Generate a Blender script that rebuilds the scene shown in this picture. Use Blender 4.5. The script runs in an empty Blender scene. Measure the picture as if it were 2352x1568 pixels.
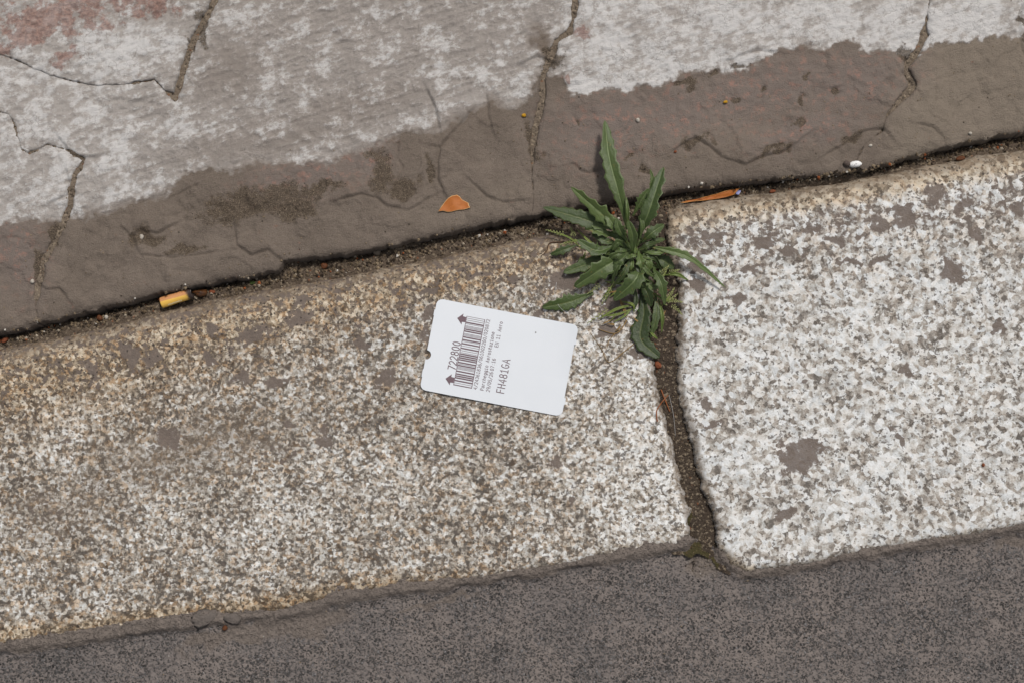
import bpy, math, random
import numpy as np
from mathutils import Vector, Matrix
random.seed(7); rng = np.random.default_rng(11)
S = bpy.context.scene
MM = 0.001

# ------------------------------------------------------------------ camera, sky, sun, exposure
DIST, TILT, LENS = 832.0, math.radians(6.0), 50.0
cam = bpy.data.cameras.new('camera'); cam.lens = LENS; cam.sensor_width = 36.0
cam.clip_start = 0.01; cam.clip_end = 500.0
cam_o = bpy.data.objects.new('camera', cam); S.collection.objects.link(cam_o)
cam_o.location = (0, -DIST*math.sin(TILT)*MM, DIST*math.cos(TILT)*MM)
cam_o.rotation_euler = (TILT, 0, 0)
S.camera = cam_o

SUN_EL, SUN_AZ = math.radians(62.0), math.radians(28.0)   # azimuth clockwise from +Y (picture up)
w = bpy.data.worlds.new('World'); S.world = w; w.use_nodes = True
wn = w.node_tree.nodes; bg = wn['Background']
sky = wn.new('ShaderNodeTexSky'); sky.sky_type = 'NISHITA'; sky.sun_disc = False
sky.sun_elevation = SUN_EL; sky.sun_rotation = SUN_AZ
sky.dust_density = 4.0
hs = wn.new('ShaderNodeHueSaturation'); hs.inputs['Saturation'].default_value = 0.35      # thin high cloud: a paler sky all over
w.node_tree.links.new(sky.outputs[0], hs.inputs['Color']); w.node_tree.links.new(hs.outputs[0], bg.inputs[0]); bg.inputs[1].default_value = 0.085
sun = bpy.data.lights.new('sun', 'SUN'); sun.energy = 2.5; sun.angle = math.radians(8.0); sun.color = (1.0, 0.955, 0.905)
sun_o = bpy.data.objects.new('sun', sun); S.collection.objects.link(sun_o)
sd = Vector((math.sin(SUN_AZ)*math.cos(SUN_EL), math.cos(SUN_AZ)*math.cos(SUN_EL), math.sin(SUN_EL)))
sun_o.rotation_euler = sd.to_track_quat('Z', 'Y').to_euler(); sun_o.location = sd*2
S.view_settings.view_transform = 'Standard'; S.view_settings.look = 'None'
S.view_settings.gamma = 1.0; S.view_settings.use_curve_mapping = False
S.view_settings.exposure = 0.0

# ------------------------------------------------------------------ helpers: pixels, noise, distance fields (millimetres)
def P(x, y, z=0.0):
    """picture position (2352 x 1568) -> point in mm on the level z"""
    x = np.asarray(x, float); y = np.asarray(y, float)
    k = 36.0/LENS/2352.0
    nx = (x-1176.0)*k; ny = -(y-784.0)*k
    c, s = math.cos(TILT), math.sin(TILT)
    dx, dy, dz = nx, s+ny*c, -c+ny*s
    t = (z-DIST*c)/dz
    return dx*t, -DIST*s+dy*t
def PP(pts, z=0.0):
    a = np.array(pts, float); X, Y = P(a[:,0], a[:,1], z); return np.stack([X, Y], 1)
PXMM = 2352*LENS/36.0/DIST     # picture pixels per mm at level 0

_perm = rng.permutation(512); _perm = np.concatenate([_perm, _perm, _perm])
_g = np.stack([np.cos(np.linspace(0, 2*math.pi, 512, endpoint=False)), np.sin(np.linspace(0, 2*math.pi, 512, endpoint=False))], 1)
def perlin(x, y):
    xi = np.floor(x).astype(int); yi = np.floor(y).astype(int); xf = x-xi; yf = y-yi
    u = xf*xf*xf*(xf*(xf*6-15)+10); v = yf*yf*yf*(yf*(yf*6-15)+10)
    def gr(ix, iy, fx, fy):
        h = _perm[_perm[ix & 511]+(iy & 511)]; g = _g[h]; return g[...,0]*fx+g[...,1]*fy
    a = gr(xi, yi, xf, yf); b = gr(xi+1, yi, xf-1, yf); c = gr(xi, yi+1, xf, yf-1); d = gr(xi+1, yi+1, xf-1, yf-1)
    return (a+(b-a)*u+((c+(d-c)*u)-(a+(b-a)*u))*v)*1.5
def fbm(x, y, lam, octv=3, seed=0, gain=0.5):
    r = np.zeros_like(x); a = 1.0; f = 1.0/lam
    for o in range(octv):
        r = r+a*perlin(x*f+seed*17.3+o*5.1, y*f-seed*9.7+o*3.3); a *= gain; f *= 2.03
    return r
def seg_dist(X, Y, pts):
    d = np.full(X.shape, 1e9)
    for (ax, ay), (bx, by) in zip(pts[:-1], pts[1:]):
        ex, ey = bx-ax, by-ay; L = ex*ex+ey*ey+1e-12
        t = np.clip(((X-ax)*ex+(Y-ay)*ey)/L, 0, 1)
        d = np.minimum(d, (X-ax-t*ex)**2+(Y-ay-t*ey)**2)
    return np.sqrt(d)
def inside(X, Y, pts):
    c = np.zeros(X.shape, bool); n = len(pts)
    for i in range(n):
        x1, y1 = pts[i]; x2, y2 = pts[(i+1) % n]
        if y1 == y2: continue
        c ^= ((y1 > Y) != (y2 > Y)) & (X < (x2-x1)*(Y-y1)/(y2-y1)+x1)
    return c
def sdf(X, Y, pts):
    p = list(map(tuple, pts)); d = seg_dist(X, Y, p+[p[0]])
    return np.where(inside(X, Y, p), d, -d)
def sstep(a, b, x):
    t = np.clip((x-a)/(b-a), 0, 1); return t*t*(3-2*t)

# one grid shared by everything underfoot: fine in the picture, growing outside it
H = 0.72
def axis(lo, hi, far_lo, far_hi):
    a = np.arange(lo, hi+H*0.5, H); up = []; s = H; v = a[-1]
    while v < far_hi: s = min(s*1.16, 6.0); v += s; up.append(v)
    dn = []; s = H; v = a[0]
    while v > far_lo: s = min(s*1.16, 6.0); v -= s; dn.append(v)
    return np.array(dn[::-1]+list(a)+up)
xs = axis(-316, 316, -850, 850); ys = axis(-220, 220, -700, 620)
GX, GY = np.meshgrid(xs, ys)             # [row y, col x]
NY, NX = GX.shape
TOPZ = np.full(GX.shape, -60.0)          # highest surface, for resting small things on
def surf(x, y):
    i = int(np.clip(np.searchsorted(xs, x), 1, NX-1)); j = int(np.clip(np.searchsorted(ys, y), 1, NY-1))
    return float(TOPZ[j-1:j+1, i-1:i+1].max())

def link(o, parent=None):
    S.collection.objects.link(o)
    if parent is not None: o.parent = parent
    return o
def mesh_np(name, V, F, mat, parent=None, attrs=None, smooth=True):
    """V n x 3 in mm, F m x k"""
    me = bpy.data.meshes.new(name); n, (m, k) = len(V), F.shape
    me.vertices.add(n); me.vertices.foreach_set('co', (np.asarray(V)*MM).astype(np.float32).ravel())
    me.loops.add(m*k); me.loops.foreach_set('vertex_index', F.astype(np.int32).ravel())
    me.polygons.add(m); me.polygons.foreach_set('loop_start', np.arange(0, m*k, k, dtype=np.int32))
    me.polygons.foreach_set('loop_total', np.full(m, k, np.int32))
    me.polygons.foreach_set('use_smooth', np.full(m, smooth))
    me.update(calc_edges=True)
    for an, av in (attrs or {}).items():
        a = me.attributes.new(an, 'FLOAT', 'POINT'); a.data.foreach_set('value', np.asarray(av, np.float32).ravel())
    me.materials.append(mat)
    return link(bpy.data.objects.new(name, me), parent)
def mesh_py(name, verts, faces, mat, parent=None, attrs=None, smooth=True):
    me = bpy.data.meshes.new(name); me.from_pydata([(a*MM, b*MM, c*MM) for a, b, c in verts], [], faces)
    me.polygons.foreach_set('use_smooth', [smooth]*len(me.polygons)); me.update()
    for an, av in (attrs or {}).items():
        a = me.attributes.new(an, 'FLOAT', 'POINT'); a.data.foreach_set('value', np.asarray(av, np.float32))
    me.materials.append(mat)
    return link(bpy.data.objects.new(name, me), parent)
def tag(o, label=None, cat=None, group=None, kind=None):
    for k, v in (('label', label), ('category', cat), ('group', group), ('kind', kind)):
        if v: o[k] = v
    return o
def empty(name, x=0, y=0, z=0):
    o = bpy.data.objects.new(name, None); o.empty_display_size = 0.01; o.location = (x*MM, y*MM, z*MM); return link(o)
def under(root, o):
    """make o a part of root while keeping it where it is"""
    o.parent = root; o.matrix_parent_inverse = Matrix.Translation(root.location).inverted(); return o

def field(name, d, Z, mat, parent=None, attrs=None, bottom=-20.0, snap=True, keep=None):
    """a height field over the grid where d > 0, with a steep side wall down to bottom"""
    X, Y = GX.copy(), GY.copy(); Zf = Z.copy()
    if snap:
        gy, gx = np.gradient(d, ys, xs); g2 = gx*gx+gy*gy+1e-6
        m = (np.abs(d) < 0.62*H)
        sh = np.where(m, -d/g2, 0); sh = np.clip(sh, -0.6, 0.6)
        X += gx*sh; Y += gy*sh
        Zf = np.where(d <= -0.62*H, bottom, Zf)
    else: Zf = np.where(d <= 0, Zf, Zf)
    inc = d > -2.2*H
    cell = np.maximum.reduce([d[:-1,:-1], d[1:,:-1], d[:-1,1:], d[1:,1:]]) > -0.62*H
    if keep is not None: cell &= keep[:-1,:-1]
    used = np.zeros(d.shape, bool)
    for a, b in ((0,0),(1,0),(0,1),(1,1)): used[a:NY-1+a, b:NX-1+b] |= cell
    idx = np.cumsum(used.ravel()).reshape(d.shape)-1
    F = np.stack([idx[:-1,:-1][cell], idx[:-1,1:][cell], idx[1:,1:][cell], idx[1:,:-1][cell]], 1)
    V = np.stack([X[used], Y[used], Zf[used]], 1)
    top = used & (d > 0)
    TOPZ[top] = np.maximum(TOPZ[top], Z[top])
    return mesh_np(name, V, F, mat, parent, {k: v[used] for k, v in (attrs or {}).items()})

# ------------------------------------------------------------------ material helpers
class NB:
    def __init__(s, name):
        s.m = bpy.data.materials.new(name); s.m.use_nodes = True; s.t = s.m.node_tree
        s.b = s.t.nodes['Principled BSDF']; s.out = s.t.nodes['Material Output']
        tc = s.t.nodes.new('ShaderNodeTexCoord')
        s.co = s.vm('SCALE', tc.outputs['Object'], scale=1000.0)      # millimetres
    def lk(s, a, b):
        if isinstance(a, bpy.types.NodeSocket): s.t.links.new(a, b)
        else:
            try: b.default_value = a
            except Exception: b.default_value = (a, a, a)
    def vm(s, op, a, b=None, scale=None):
        n = s.t.nodes.new('ShaderNodeVectorMath'); n.operation = op; s.lk(a, n.inputs[0])
        if b is not None: s.lk(b, n.inputs[1])
        if scale is not None: s.lk(scale, n.inputs['Scale'])
        return n.outputs[0]
    def ma(s, op, a, b=0.5, c=None, clamp=False):
        n = s.t.nodes.new('ShaderNodeMath'); n.operation = op; n.use_clamp = clamp; s.lk(a, n.inputs[0]); s.lk(b, n.inputs[1])
        if c is not None: s.lk(c, n.inputs[2])
        return n.outputs[0]
    def add(s, *a):
        r = a[0]
        for b in a[1:]: r = s.ma('ADD', r, b)
        return r
    def mul(s, a, b): return s.ma('MULTIPLY', a, b)
    def at(s, name):
        n = s.t.nodes.new('ShaderNodeAttribute'); n.attribute_name = name; return n.outputs['Fac']
    def noise(s, lam, detail=3, rough=0.55, co=None, dist=0.0, col=False):
        n = s.t.nodes.new('ShaderNodeTexNoise'); s.lk(co or s.co, n.inputs['Vector'])
        n.inputs['Scale'].default_value = 1.0/lam; n.inputs['Detail'].default_value = detail
        n.inputs['Roughness'].default_value = rough; n.inputs['Distortion'].default_value = dist
        return n.outputs['Color' if col else 'Fac']
    def vor(s, lam, co=None, feat='F1', rand=1.0):
        n = s.t.nodes.new('ShaderNodeTexVoronoi'); n.feature = feat; s.lk(co or s.co, n.inputs['Vector'])
        n.inputs['Scale'].default_value = 1.0/lam; n.inputs['Randomness'].default_value = rand
        return n
    def sep(s, c):
        n = s.t.nodes.new('ShaderNodeSeparateColor'); s.lk(c, n.inputs[0]); return n.outputs
    def warp(s, lam, amt, co=None):
        nz = s.noise(lam, 2, 0.5, co, col=True)
        return s.vm('ADD', co or s.co, s.vm('SCALE', s.vm('SUBTRACT', nz, (0.5,0.5,0.5)), scale=amt))
    def stretch(s, ang, kx, ky, co=None):
        n = s.t.nodes.new('ShaderNodeMapping'); n.vector_type = 'TEXTURE'; s.lk(co or s.co, n.inputs[0])
        n.inputs['Rotation'].default_value = (0, 0, math.radians(ang)); n.inputs['Scale'].default_value = (kx, ky, 1)
        return n.outputs[0]
    def ss(s, a, b, x):
        n = s.t.nodes.new('ShaderNodeMapRange'); n.interpolation_type = 'SMOOTHSTEP'
        s.lk(x, n.inputs[0]); s.lk(a, n.inputs[1]); s.lk(b, n.inputs[2]); return n.outputs[0]
    def ramp(s, x, stops, interp='LINEAR'):
        n = s.t.nodes.new('ShaderNodeValToRGB'); cr = n.color_ramp; cr.interpolation = interp
        while len(cr.elements) < len(stops): cr.elements.new(0.5)
        for e, (p, c) in zip(cr.elements, stops): e.position = p; e.color = (*lin(c), 1)
        s.lk(x, n.inputs[0]); return n.outputs[0]
    def mix(s, f, a, b, mode='MIX'):
        n = s.t.nodes.new('ShaderNodeMix'); n.data_type = 'RGBA'; n.blend_type = mode; n.clamp_factor = True
        s.lk(f, n.inputs[0])
        for v, k in ((a, 6), (b, 7)):
            if isinstance(v, bpy.types.NodeSocket): s.t.links.new(v, n.inputs[k])
            else: n.inputs[k].default_value = (*lin(v), 1)
        return n.outputs[2]
    def bump(s, h, dist_mm, strength=1.0):
        n = s.t.nodes.new('ShaderNodeBump'); n.inputs['Distance'].default_value = dist_mm*MM
        n.inputs['Strength'].default_value = strength; s.lk(h, n.inputs['Height']); s.t.links.new(n.outputs[0], s.b.inputs['Normal'])
    def done(s, col, rough=0.9, spec=0.3):
        if isinstance(col, bpy.types.NodeSocket): s.t.links.new(col, s.b.inputs['Base Color'])
        else: s.b.inputs['Base Color'].default_value = (*lin(col), 1)
        s.lk(rough, s.b.inputs['Roughness']); s.lk(spec, s.b.inputs['Specular IOR Level']); return s.m
def lin(c):
    """0-255 sRGB triple -> linear"""
    return tuple(((v/255.0)/12.92 if v/255.0 <= 0.04045 else ((v/255.0+0.055)/1.055)**2.4) for v in c)

def granite(name, cell, stops, warm, dark_thr, dark_lam, white_up, contrast):
    n = NB(name)
    w1 = n.warp(cell*0.8, cell*0.55)
    gr = n.sep(n.vor(cell*0.62, w1).outputs['Color'])
    blot = n.noise(cell*1.15, 5, 0.72); big = n.noise(cell*9, 3, 0.6)
    v = n.add(n.mul(n.ma('SUBTRACT', blot, 0.5), contrast), n.mul(n.ma('SUBTRACT', gr[0], 0.5), 0.55), n.mul(n.ma('SUBTRACT', big, 0.5), 0.75), 0.5, n.mul(n.at('pale'), white_up))
    col = n.ramp(v, stops)
    # tan feldspar and cool quartz
    hue = n.add(n.noise(cell*1.7, 4, 0.65), n.mul(n.ma('SUBTRACT', gr[1], 0.5), 0.28))
    col = n.mix(n.mul(n.ss(0.50, 0.66, hue), n.ma('SUBTRACT', warm, n.mul(n.at('pale'), 0.55), clamp=True)), col, (226, 190, 144), 'MULTIPLY')
    col = n.mix(n.mul(n.ss(0.44, 0.34, hue), 0.45), col, (214, 218, 222), 'MULTIPLY')
    # dark mica grains, clustered
    dn = n.add(n.noise(dark_lam, 4, 0.55), n.mul(n.ma('SUBTRACT', n.noise(dark_lam*5, 3, 0.6), 0.5), 0.45))
    dm = n.ss(dark_thr, dark_thr+0.055, dn)
    col = n.mix(n.mul(dm, 0.82), col, n.mix(gr[2], (70, 63, 57), (92, 84, 76)))
    sp = n.vor(2.2, n.warp(1.2, 1.2)); sr = n.sep(sp.outputs['Color'])
    spk = n.mul(n.mul(n.ss(0.34, 0.24, sp.outputs['Distance']), n.ss(0.55, 0.65, sr[0])), n.ss(0.30, 0.55, n.at('rust')))
    # yellow iron stain, grey-brown film, mud caught in the hollows
    st = n.ss(0.25, 0.8, n.add(n.at('rust'), n.mul(n.ma('SUBTRACT', n.noise(5, 4, 0.65), 0.5), 0.9)))
    col = n.mix(n.mul(st, 0.62), col, (236, 210, 168), 'MULTIPLY')
    fl = n.ss(0.2, 0.9, n.add(n.at('film'), n.mul(n.ma('SUBTRACT', n.noise(8, 4, 0.65), 0.5), 0.8)))
    col = n.mix(n.mul(fl, 0.62), col, (106, 93, 79))
    mud = n.add(n.at('dirt'), n.mul(n.ma('SUBTRACT', n.noise(4.0, 6, 0.72), 0.5), 1.6), n.mul(n.ma('SUBTRACT', 0.5, v), 0.5))
    mm = n.ss(0.45, 0.68, mud)
    mcol = n.mix(n.noise(0.8, 3, 0.7), (84, 74, 67), (118, 106, 98))
    col = n.mix(n.mul(mm, 0.93), col, mcol)
    col = n.mix(n.mul(spk, 0.85), col, (48, 41, 35))
    n.bump(n.noise(1.1, 4, 0.7), 0.75, 0.8)
    return n.done(col, 0.72, 0.35)
STOPS_L = [(0.14, (82, 76, 70)), (0.28, (114, 106, 97)), (0.40, (142, 133, 121)), (0.52, (166, 159, 148)), (0.64, (184, 180, 173)), (0.80, (206, 205, 202)), (0.95, (222, 222, 220))]
STOPS_R = [(0.13, (100, 94, 88)), (0.28, (136, 129, 121)), (0.40, (160, 154, 146)), (0.50, (179, 176, 170)), (0.60, (197, 196, 193)), (0.77, (209, 210, 209)), (1.0, (219, 220, 220))]
M_GRAN_L = granite('fine_tan_granite', 3.0, STOPS_L, 0.56, 0.544, 2.0, 0.26, 1.75)
M_GRAN_R = granite('coarse_white_granite', 4.3, STOPS_R, 0.36, 0.575, 2.2, 0.20, 1.65)

def m_paving():
    n = NB('limewashed_porphyry')
    sub = lambda x, k: n.mul(n.ma('SUBTRACT', x, 0.5), k)
    n1 = n.noise(4.2, 6, 0.72, n.stretch(20, 1.6, 1.0)); n2 = n.noise(1.2, 4, 0.75, n.stretch(14, 1.25, 0.95)); n3 = n.noise(16, 4, 0.62)
    grit = n.ss(0.38, 0.72, n.add(n.at('grit'), sub(n.noise(3.0, 5, 0.7), 1.1)))
    mud = n.mix(n.add(n3, sub(n.noise(0.7, 3, 0.8), 1.7)), (92, 82, 73), (130, 118, 107)); mud = n.mix(n.mul(n.at('tone'), 0.75), mud, n.mix(n.noise(1.5, 4, 0.7, n.stretch(28, 2.0, 0.8)), (124, 113, 100), (138, 127, 113)))
    mud = n.mix(n.mul(n.ss(0.54, 0.70, n.noise(0.9, 4, 0.7, n.stretch(28, 1.9, 0.7))), 0.38), mud, (80, 70, 60))
    red = n.mul(n.ss(0.32, 0.72, n.add(n.at('red'), sub(n.noise(7, 6, 0.72), 2.4))), 0.95)
    rc = n.mix(n.ss(0.40, 0.62, n.noise(2.6, 5, 0.78)), (106, 62, 50), (158, 116, 100))
    mud = n.mix(n.mul(n.at('pink'), 0.85), mud, n.mix(n.ss(0.50, 0.66, n.noise(5, 6, 0.74)), (119, 108, 101), (148, 116, 104)))
    base = n.mix(red, mud, rc)
    lime = n.at('lime'); hz = n.ss(0.10, 0.42, n.add(lime, sub(n1, 0.5)))
    base = n.mix(n.mul(n.mul(hz, 0.86), n.ma('SUBTRACT', 1.0, n.mul(red, 0.7))), base, n.mix(n.ss(0.40, 0.85, n.add(lime, sub(n2, 0.4))), (141, 133, 126), (172, 167, 162)))
    wl = n.at('white')
    wv = n.add(wl, sub(n1, 0.75), sub(n2, 0.95), sub(n3, 0.3))
    wm = n.mul(n.ss(0.22, 0.95, wv), n.ss(0.05, 0.22, wl))
    wm = n.mul(wm, n.ma('SUBTRACT', 1.0, n.mul(red, 0.8)))
    wc = n.mix(n.ss(0.50, 1.10, wv), (160, 152, 145), (206, 204, 202))
    col = n.mix(n.mul(wm, 0.80), base, wc)
    # hair cracks in the lime skin
    ce = n.vor(6.0, n.warp(5, 5), 'DISTANCE_TO_EDGE').outputs['Distance']
    col = n.mix(n.mul(n.mul(n.ss(0.035, 0.0, ce), n.ss(0.48, 0.6, n3)), n.mul(wm, 0.45)), col, (96, 86, 76))
    gc = n.ramp(n.noise(0.55, 3, 0.75), [(0.32, (46, 38, 30)), (0.50, (80, 69, 57)), (0.62, (116, 102, 85)), (0.74, (172, 160, 142))])
    col = n.mix(n.mul(grit, 0.85), col, gc)
    col = n.mix(n.mul(n.ss(0.25, 0.9, n.at('crack')), 0.6), col, (84, 73, 61))
    n.bump(n.add(n.mul(n1, 0.8), n.mul(n2, 0.6), n.mul(n.noise(0.8, 3, 0.7), 1.0)), 1.1, 0.9)
    return n.done(col, 0.85, 0.3)
M_PAVE = m_paving()

def m_soil(name, lo, hi, moss=False):
    n = NB(name)
    v = n.vor(1.1, n.warp(1.5, 1.0)); r = n.sep(v.outputs['Color'])
    col = n.mix(n.noise(6, 4, 0.6), lo, hi)
    col = n.mix(n.mul(n.ss(0.72, 0.95, r[0]), 0.55), col, (150, 136, 116))
    col = n.mix(n.mul(n.ss(0.8, 1.0, r[1]), 0.8), col, (48, 40, 32))
    col = n.mix(n.mul(n.ss(0.985, 0.995, r[2]), 0.6), col, (122, 76, 48))
    if moss:
        mo = n.ss(0.45, 0.65, n.add(n.at('moss'), n.mul(n.ma('SUBTRACT', n.noise(2.5, 4, 0.7), 0.5), 0.8)))
        col = n.mix(n.mul(mo, 0.9), col, n.mix(n.noise(0.9, 3, 0.7), (44, 40, 22), (78, 72, 40)))
    n.bump(n.add(n.noise(2.0, 4, 0.65), n.mul(v.outputs['Distance'], -0.5)), 1.2, 0.9)
    return n.done(col, 0.9, 0.3)
M_SOIL = m_soil('gap_soil', (66, 56, 46), (100, 87, 74), True)
M_JOINT = m_soil('joint_soil', (46, 38, 31), (76, 65, 54), True)
M_MORT = m_soil('joint_mortar', (92, 80, 68), (124, 112, 98))

def m_road():
    n = NB('worn_asphalt')
    sub = lambda x, k: n.mul(n.ma('SUBTRACT', x, 0.5), k)
    big = n.noise(38, 3, 0.6)
    dust = n.mix(n.noise(2.2, 4, 0.7), (100, 92, 88), (140, 131, 125))
    dust = n.mix(n.mul(n.ss(0.42, 0.62, big), 0.4), dust, (100, 96, 95))
    wp = n.warp(2.0, 1.5); dens = sub(n.noise(22, 4, 0.65), 0.55)
    def chips(lam, ang, seed):
        v = n.vor(lam, n.stretch(ang, 1.15, 0.85, n.vm('ADD', wp, (seed, seed*1.7, 0)))); r = n.sep(v.outputs['Color'])
        thr = n.add(0.17, n.mul(r[1], 0.34), dens)
        return n.ss(0.10, -0.10, n.ma('SUBTRACT', v.outputs['Distance'], thr)), r
    m1, r1 = chips(1.3, -28, 0.0); m2, r2 = chips(1.6, 48, 37.0)
    chip = n.ma('MAXIMUM', m1, m2)
    mud = n.ss(0.35, 0.62, n.add(n.at('mud'), sub(n.noise(6, 4, 0.6), 0.7)))
    open_ = n.mul(chip, n.ma('SUBTRACT', 1.0, n.mul(mud, 0.9)))
    cc = n.ramp(n.add(n.mul(r1[2], 0.6), n.mul(r2[0], 0.4)), [(0.15, (30, 28, 26)), (0.5, (56, 53, 51)), (0.72, (92, 88, 86)), (0.9, (124, 121, 121))])
    col = n.mix(n.mul(open_, n.add(0.80, n.mul(n.ss(0.35, 0.65, n.noise(9, 3, 0.6)), 0.18))), dust, cc)
    col = n.mix(n.mul(mud, 0.88), col, n.mix(n.noise(2.0, 5, 0.72, n.stretch(14, 3.5, 1)), (92, 83, 76), (132, 122, 114)))
    wh = n.vor(4.2, n.co); glint = n.mul(n.ss(0.13, 0.07, wh.outputs['Distance']), n.ss(0.62, 0.66, n.sep(wh.outputs['Color'])[0]))
    col = n.mix(n.mul(glint, 0.7), col, n.mix(n.noise(9, 2), (120, 118, 120), (170, 166, 160)))  # sparse bright specks: glints of sky painted into the asphalt colour
    n.bump(n.add(n.mul(chip, -0.7), n.mul(n.mul(chip, r1[2]), 1.6), n.mul(n.noise(1.3, 3, 0.65), 0.9)), 1.5, 1.0)
    rough = n.ma('SUBTRACT', 0.86, n.mul(n.mul(open_, n.ss(0.38, 0.58, big)), 0.58))
    return n.done(col, rough, n.add(0.25, n.mul(open_, 0.4)))
M_ROAD = m_road()

# ------------------------------------------------------------------ traced lines (picture pixels)
FRONT = [(-5200, 2000), (-1500, 1120), (-300, 836), (0, 763), (67, 750), (92, 742), (101, 738), (235, 706), (300, 690), (370, 670), (453, 654), (560, 634), (638, 620), (650, 600),
         (720, 590), (790, 582), (930, 555), (1077, 522), (1218, 494), (1352, 468), (1450, 457), (1562, 434), (1730, 415), (1797, 408), (1898, 404),
         (1990, 390), (2049, 373), (2117, 353), (2234, 323), (2302, 307), (2352, 304), (2600, 248), (3600, 20), (7200, -780)]
KTOP = [(-5200, 2040), (-1500, 1160), (-300, 868), (0, 795), (219*.919, 752), (370, 710), (504, 678), (672, 648), (790, 628), (1000, 585), (1250, 533), (1400, 508), (1540, 478),
        (1562, 464), (1730, 440), (1898, 416), (2066, 387), (2233, 355), (2352, 336), (2600, 285), (3600, 60), (7200, -750)]
KBOT = [(-5200, 2740), (-1500, 1850), (-300, 1560), (0, 1487), (202, 1470), (336, 1447), (504, 1426), (672, 1407), (781, 1372), (949, 1352), (1117, 1331), (1285, 1304), (1453, 1272), (1571, 1254)]
KBOT_R = [(1715, 1317), (1740, 1313), (1864, 1297), (1998, 1271), (2132, 1247), (2267, 1226), (2352, 1209), (2600, 1155), (3600, 940), (7200, 130)]
J_L = [(1571, 1254), (1586, 1238), (1580, 1170), (1557, 1080), (1546, 1020), (1526, 960), (1511, 900), (1500, 840), (1490, 780), (1494, 700), (1500, 600), (1492, 492)]
J_R = [(1538, 480), (1536, 560), (1560, 640), (1562, 720), (1557, 800), (1560, 870), (1566, 930), (1588, 1000), (1604, 1080), (1624, 1130), (1646, 1200), (1652, 1250), (1682, 1298), (1715, 1317)]
topl = [p for p in KTOP if p[0] <= 1400]+[(1492, 490)]
topr = [(1538, 480)]+[p for p in KTOP if p[0] > 1545]
POLY_KL = PP(topl+J_L[::-1][1:]+KBOT[::-1][1:])
POLY_KR = PP(topr+KBOT_R[::-1]+J_R[::-1][1:-1])
J1 = [(-3600, -180), (-600, 60), (0, 122), (40, 140), (115, 172), (170, 187), (225, 197), (300, 192), (355, 183), (375, 205), (402, 225)]
J2 = [(402, 225), (412, 190), (435, 110), (470, 40), (492, 0), (580, -250), (800, -2600)]
J3 = [(-3600, 700), (-700, 330), (0, 258), (22, 262), (38, 300), (52, 345), (66, 352), (110, 332), (150, 343), (195, 366), (185, 388), (172, 402), (163, 440), (160, 470), (140, 522), (95, 605), (86, 660), (80, 700), (86, 745)]
J4 = [(1900, -2600), (1450, -420), (1330, -60), (1322, 0), (1319, 34), (1308, 74), (1278, 95), (1265, 134), (1246, 178), (1247, 228), (1230, 289), (1222, 353), (1222, 405), (1226, 450), (1222, 493)]
J5 = [(2900, -2600), (2210, -300), (2135, 0), (2123, 81), (2106, 121), (2080, 155), (2098, 197), (2066, 232), (2034, 272), (2026, 302), (1985, 336), (1968, 366), (1966, 394)]
def fr(a, b): return [p for p in FRONT if a < p[0] < b]
ZP = 4.0
stone_A = J3+fr(-9999, 86)[::-1]
stone_C = J1+J2[1:]+[(-3600, -2600)]
stone_B = [p for p in J3]+fr(86, 1222)+J4[::-1]+J2[::-1]+J1[::-1][1:]
stone_D = J4+fr(1222, 1966)+J5[::-1]
stone_E = J5+fr(1966, 99999)+[(7200, -2600)]
PAVERS = [('A', stone_A), ('C', stone_C), ('B', stone_B), ('D', stone_D), ('E', stone_E)]
SCALLOPS = [
    [(1120, 232), (1122, 269), (1130, 292)], [(1077, 262), (1036, 309), (1013, 339), (1006, 370), (1006, 413), (1016, 433)],
    [(915, 329), (912, 363), (925, 383), (915, 413)], [(1093, 427), (1117, 450), (1154, 464), (1191, 460)],
    [(781, 460), (831, 447), (865, 454), (888, 474), (939, 484), (983, 457)], [(1258, 400), (1265, 386), (1319, 380), (1332, 393), (1352, 400), (1372, 393)],
    [(1562, 336), (1596, 316), (1629, 336), (1656, 360), (1713, 380), (1750, 360), (1794, 353), (1841, 319)],
    [(1898, 356), (1958, 323), (1982, 302), (2026, 296), (2039, 309)], [(2113, 286), (2140, 292), (2160, 309)],
    [(309, 556), (302, 543), (319, 528), (363, 536), (386, 523)], [(336, 587), (396, 593), (443, 587), (538, 573)],
    [(541, 526), (544, 563), (578, 587), (615, 573), (645, 597)], [(97, 657), (107, 664), (134, 661), (151, 681)], [(406, 447), (450, 427)],
    [(148, 333), (161, 353), (181, 363), (205, 360)], [(158, 413), (161, 433), (151, 450), (120, 465)], [(2345, 15), (2338, 60), (2345, 110), (2356, 140)],
    [(985, 215), (1000, 250), (1008, 285)], [(2073, 168), (2100, 200)], [(1700, 130), (1740, 118), (1790, 122)], [(1210, 140), (1235, 130), (1262, 140)]]
WHITE_LO = [(-5000, 500), (-300, 545), (0, 520), (70, 505), (150, 500), (230, 492), (300, 466), (375, 448), (430, 408), (560, 385), (700, 380), (800, 362), (870, 332), (900, 322), (930, 298), (970, 316), (1020, 290),
            (1075, 262), (1110, 236), (1130, 228), (1165, 248), (1205, 235), (1225, 205), (1240, 170), (1290, 178), (1312, 222), (1380, 210), (1440, 215), (1480, 188), (1500, 202), (1560, 178), (1650, 157),
            (1690, 166), (1730, 158), (1790, 122), (1850, 108), (1950, 104), (2000, 122), (2070, 132), (2092, 150), (2125, 112), (2200, 100), (2290, 90), (2352, 84), (2600, 40), (7200, -500)]

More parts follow.
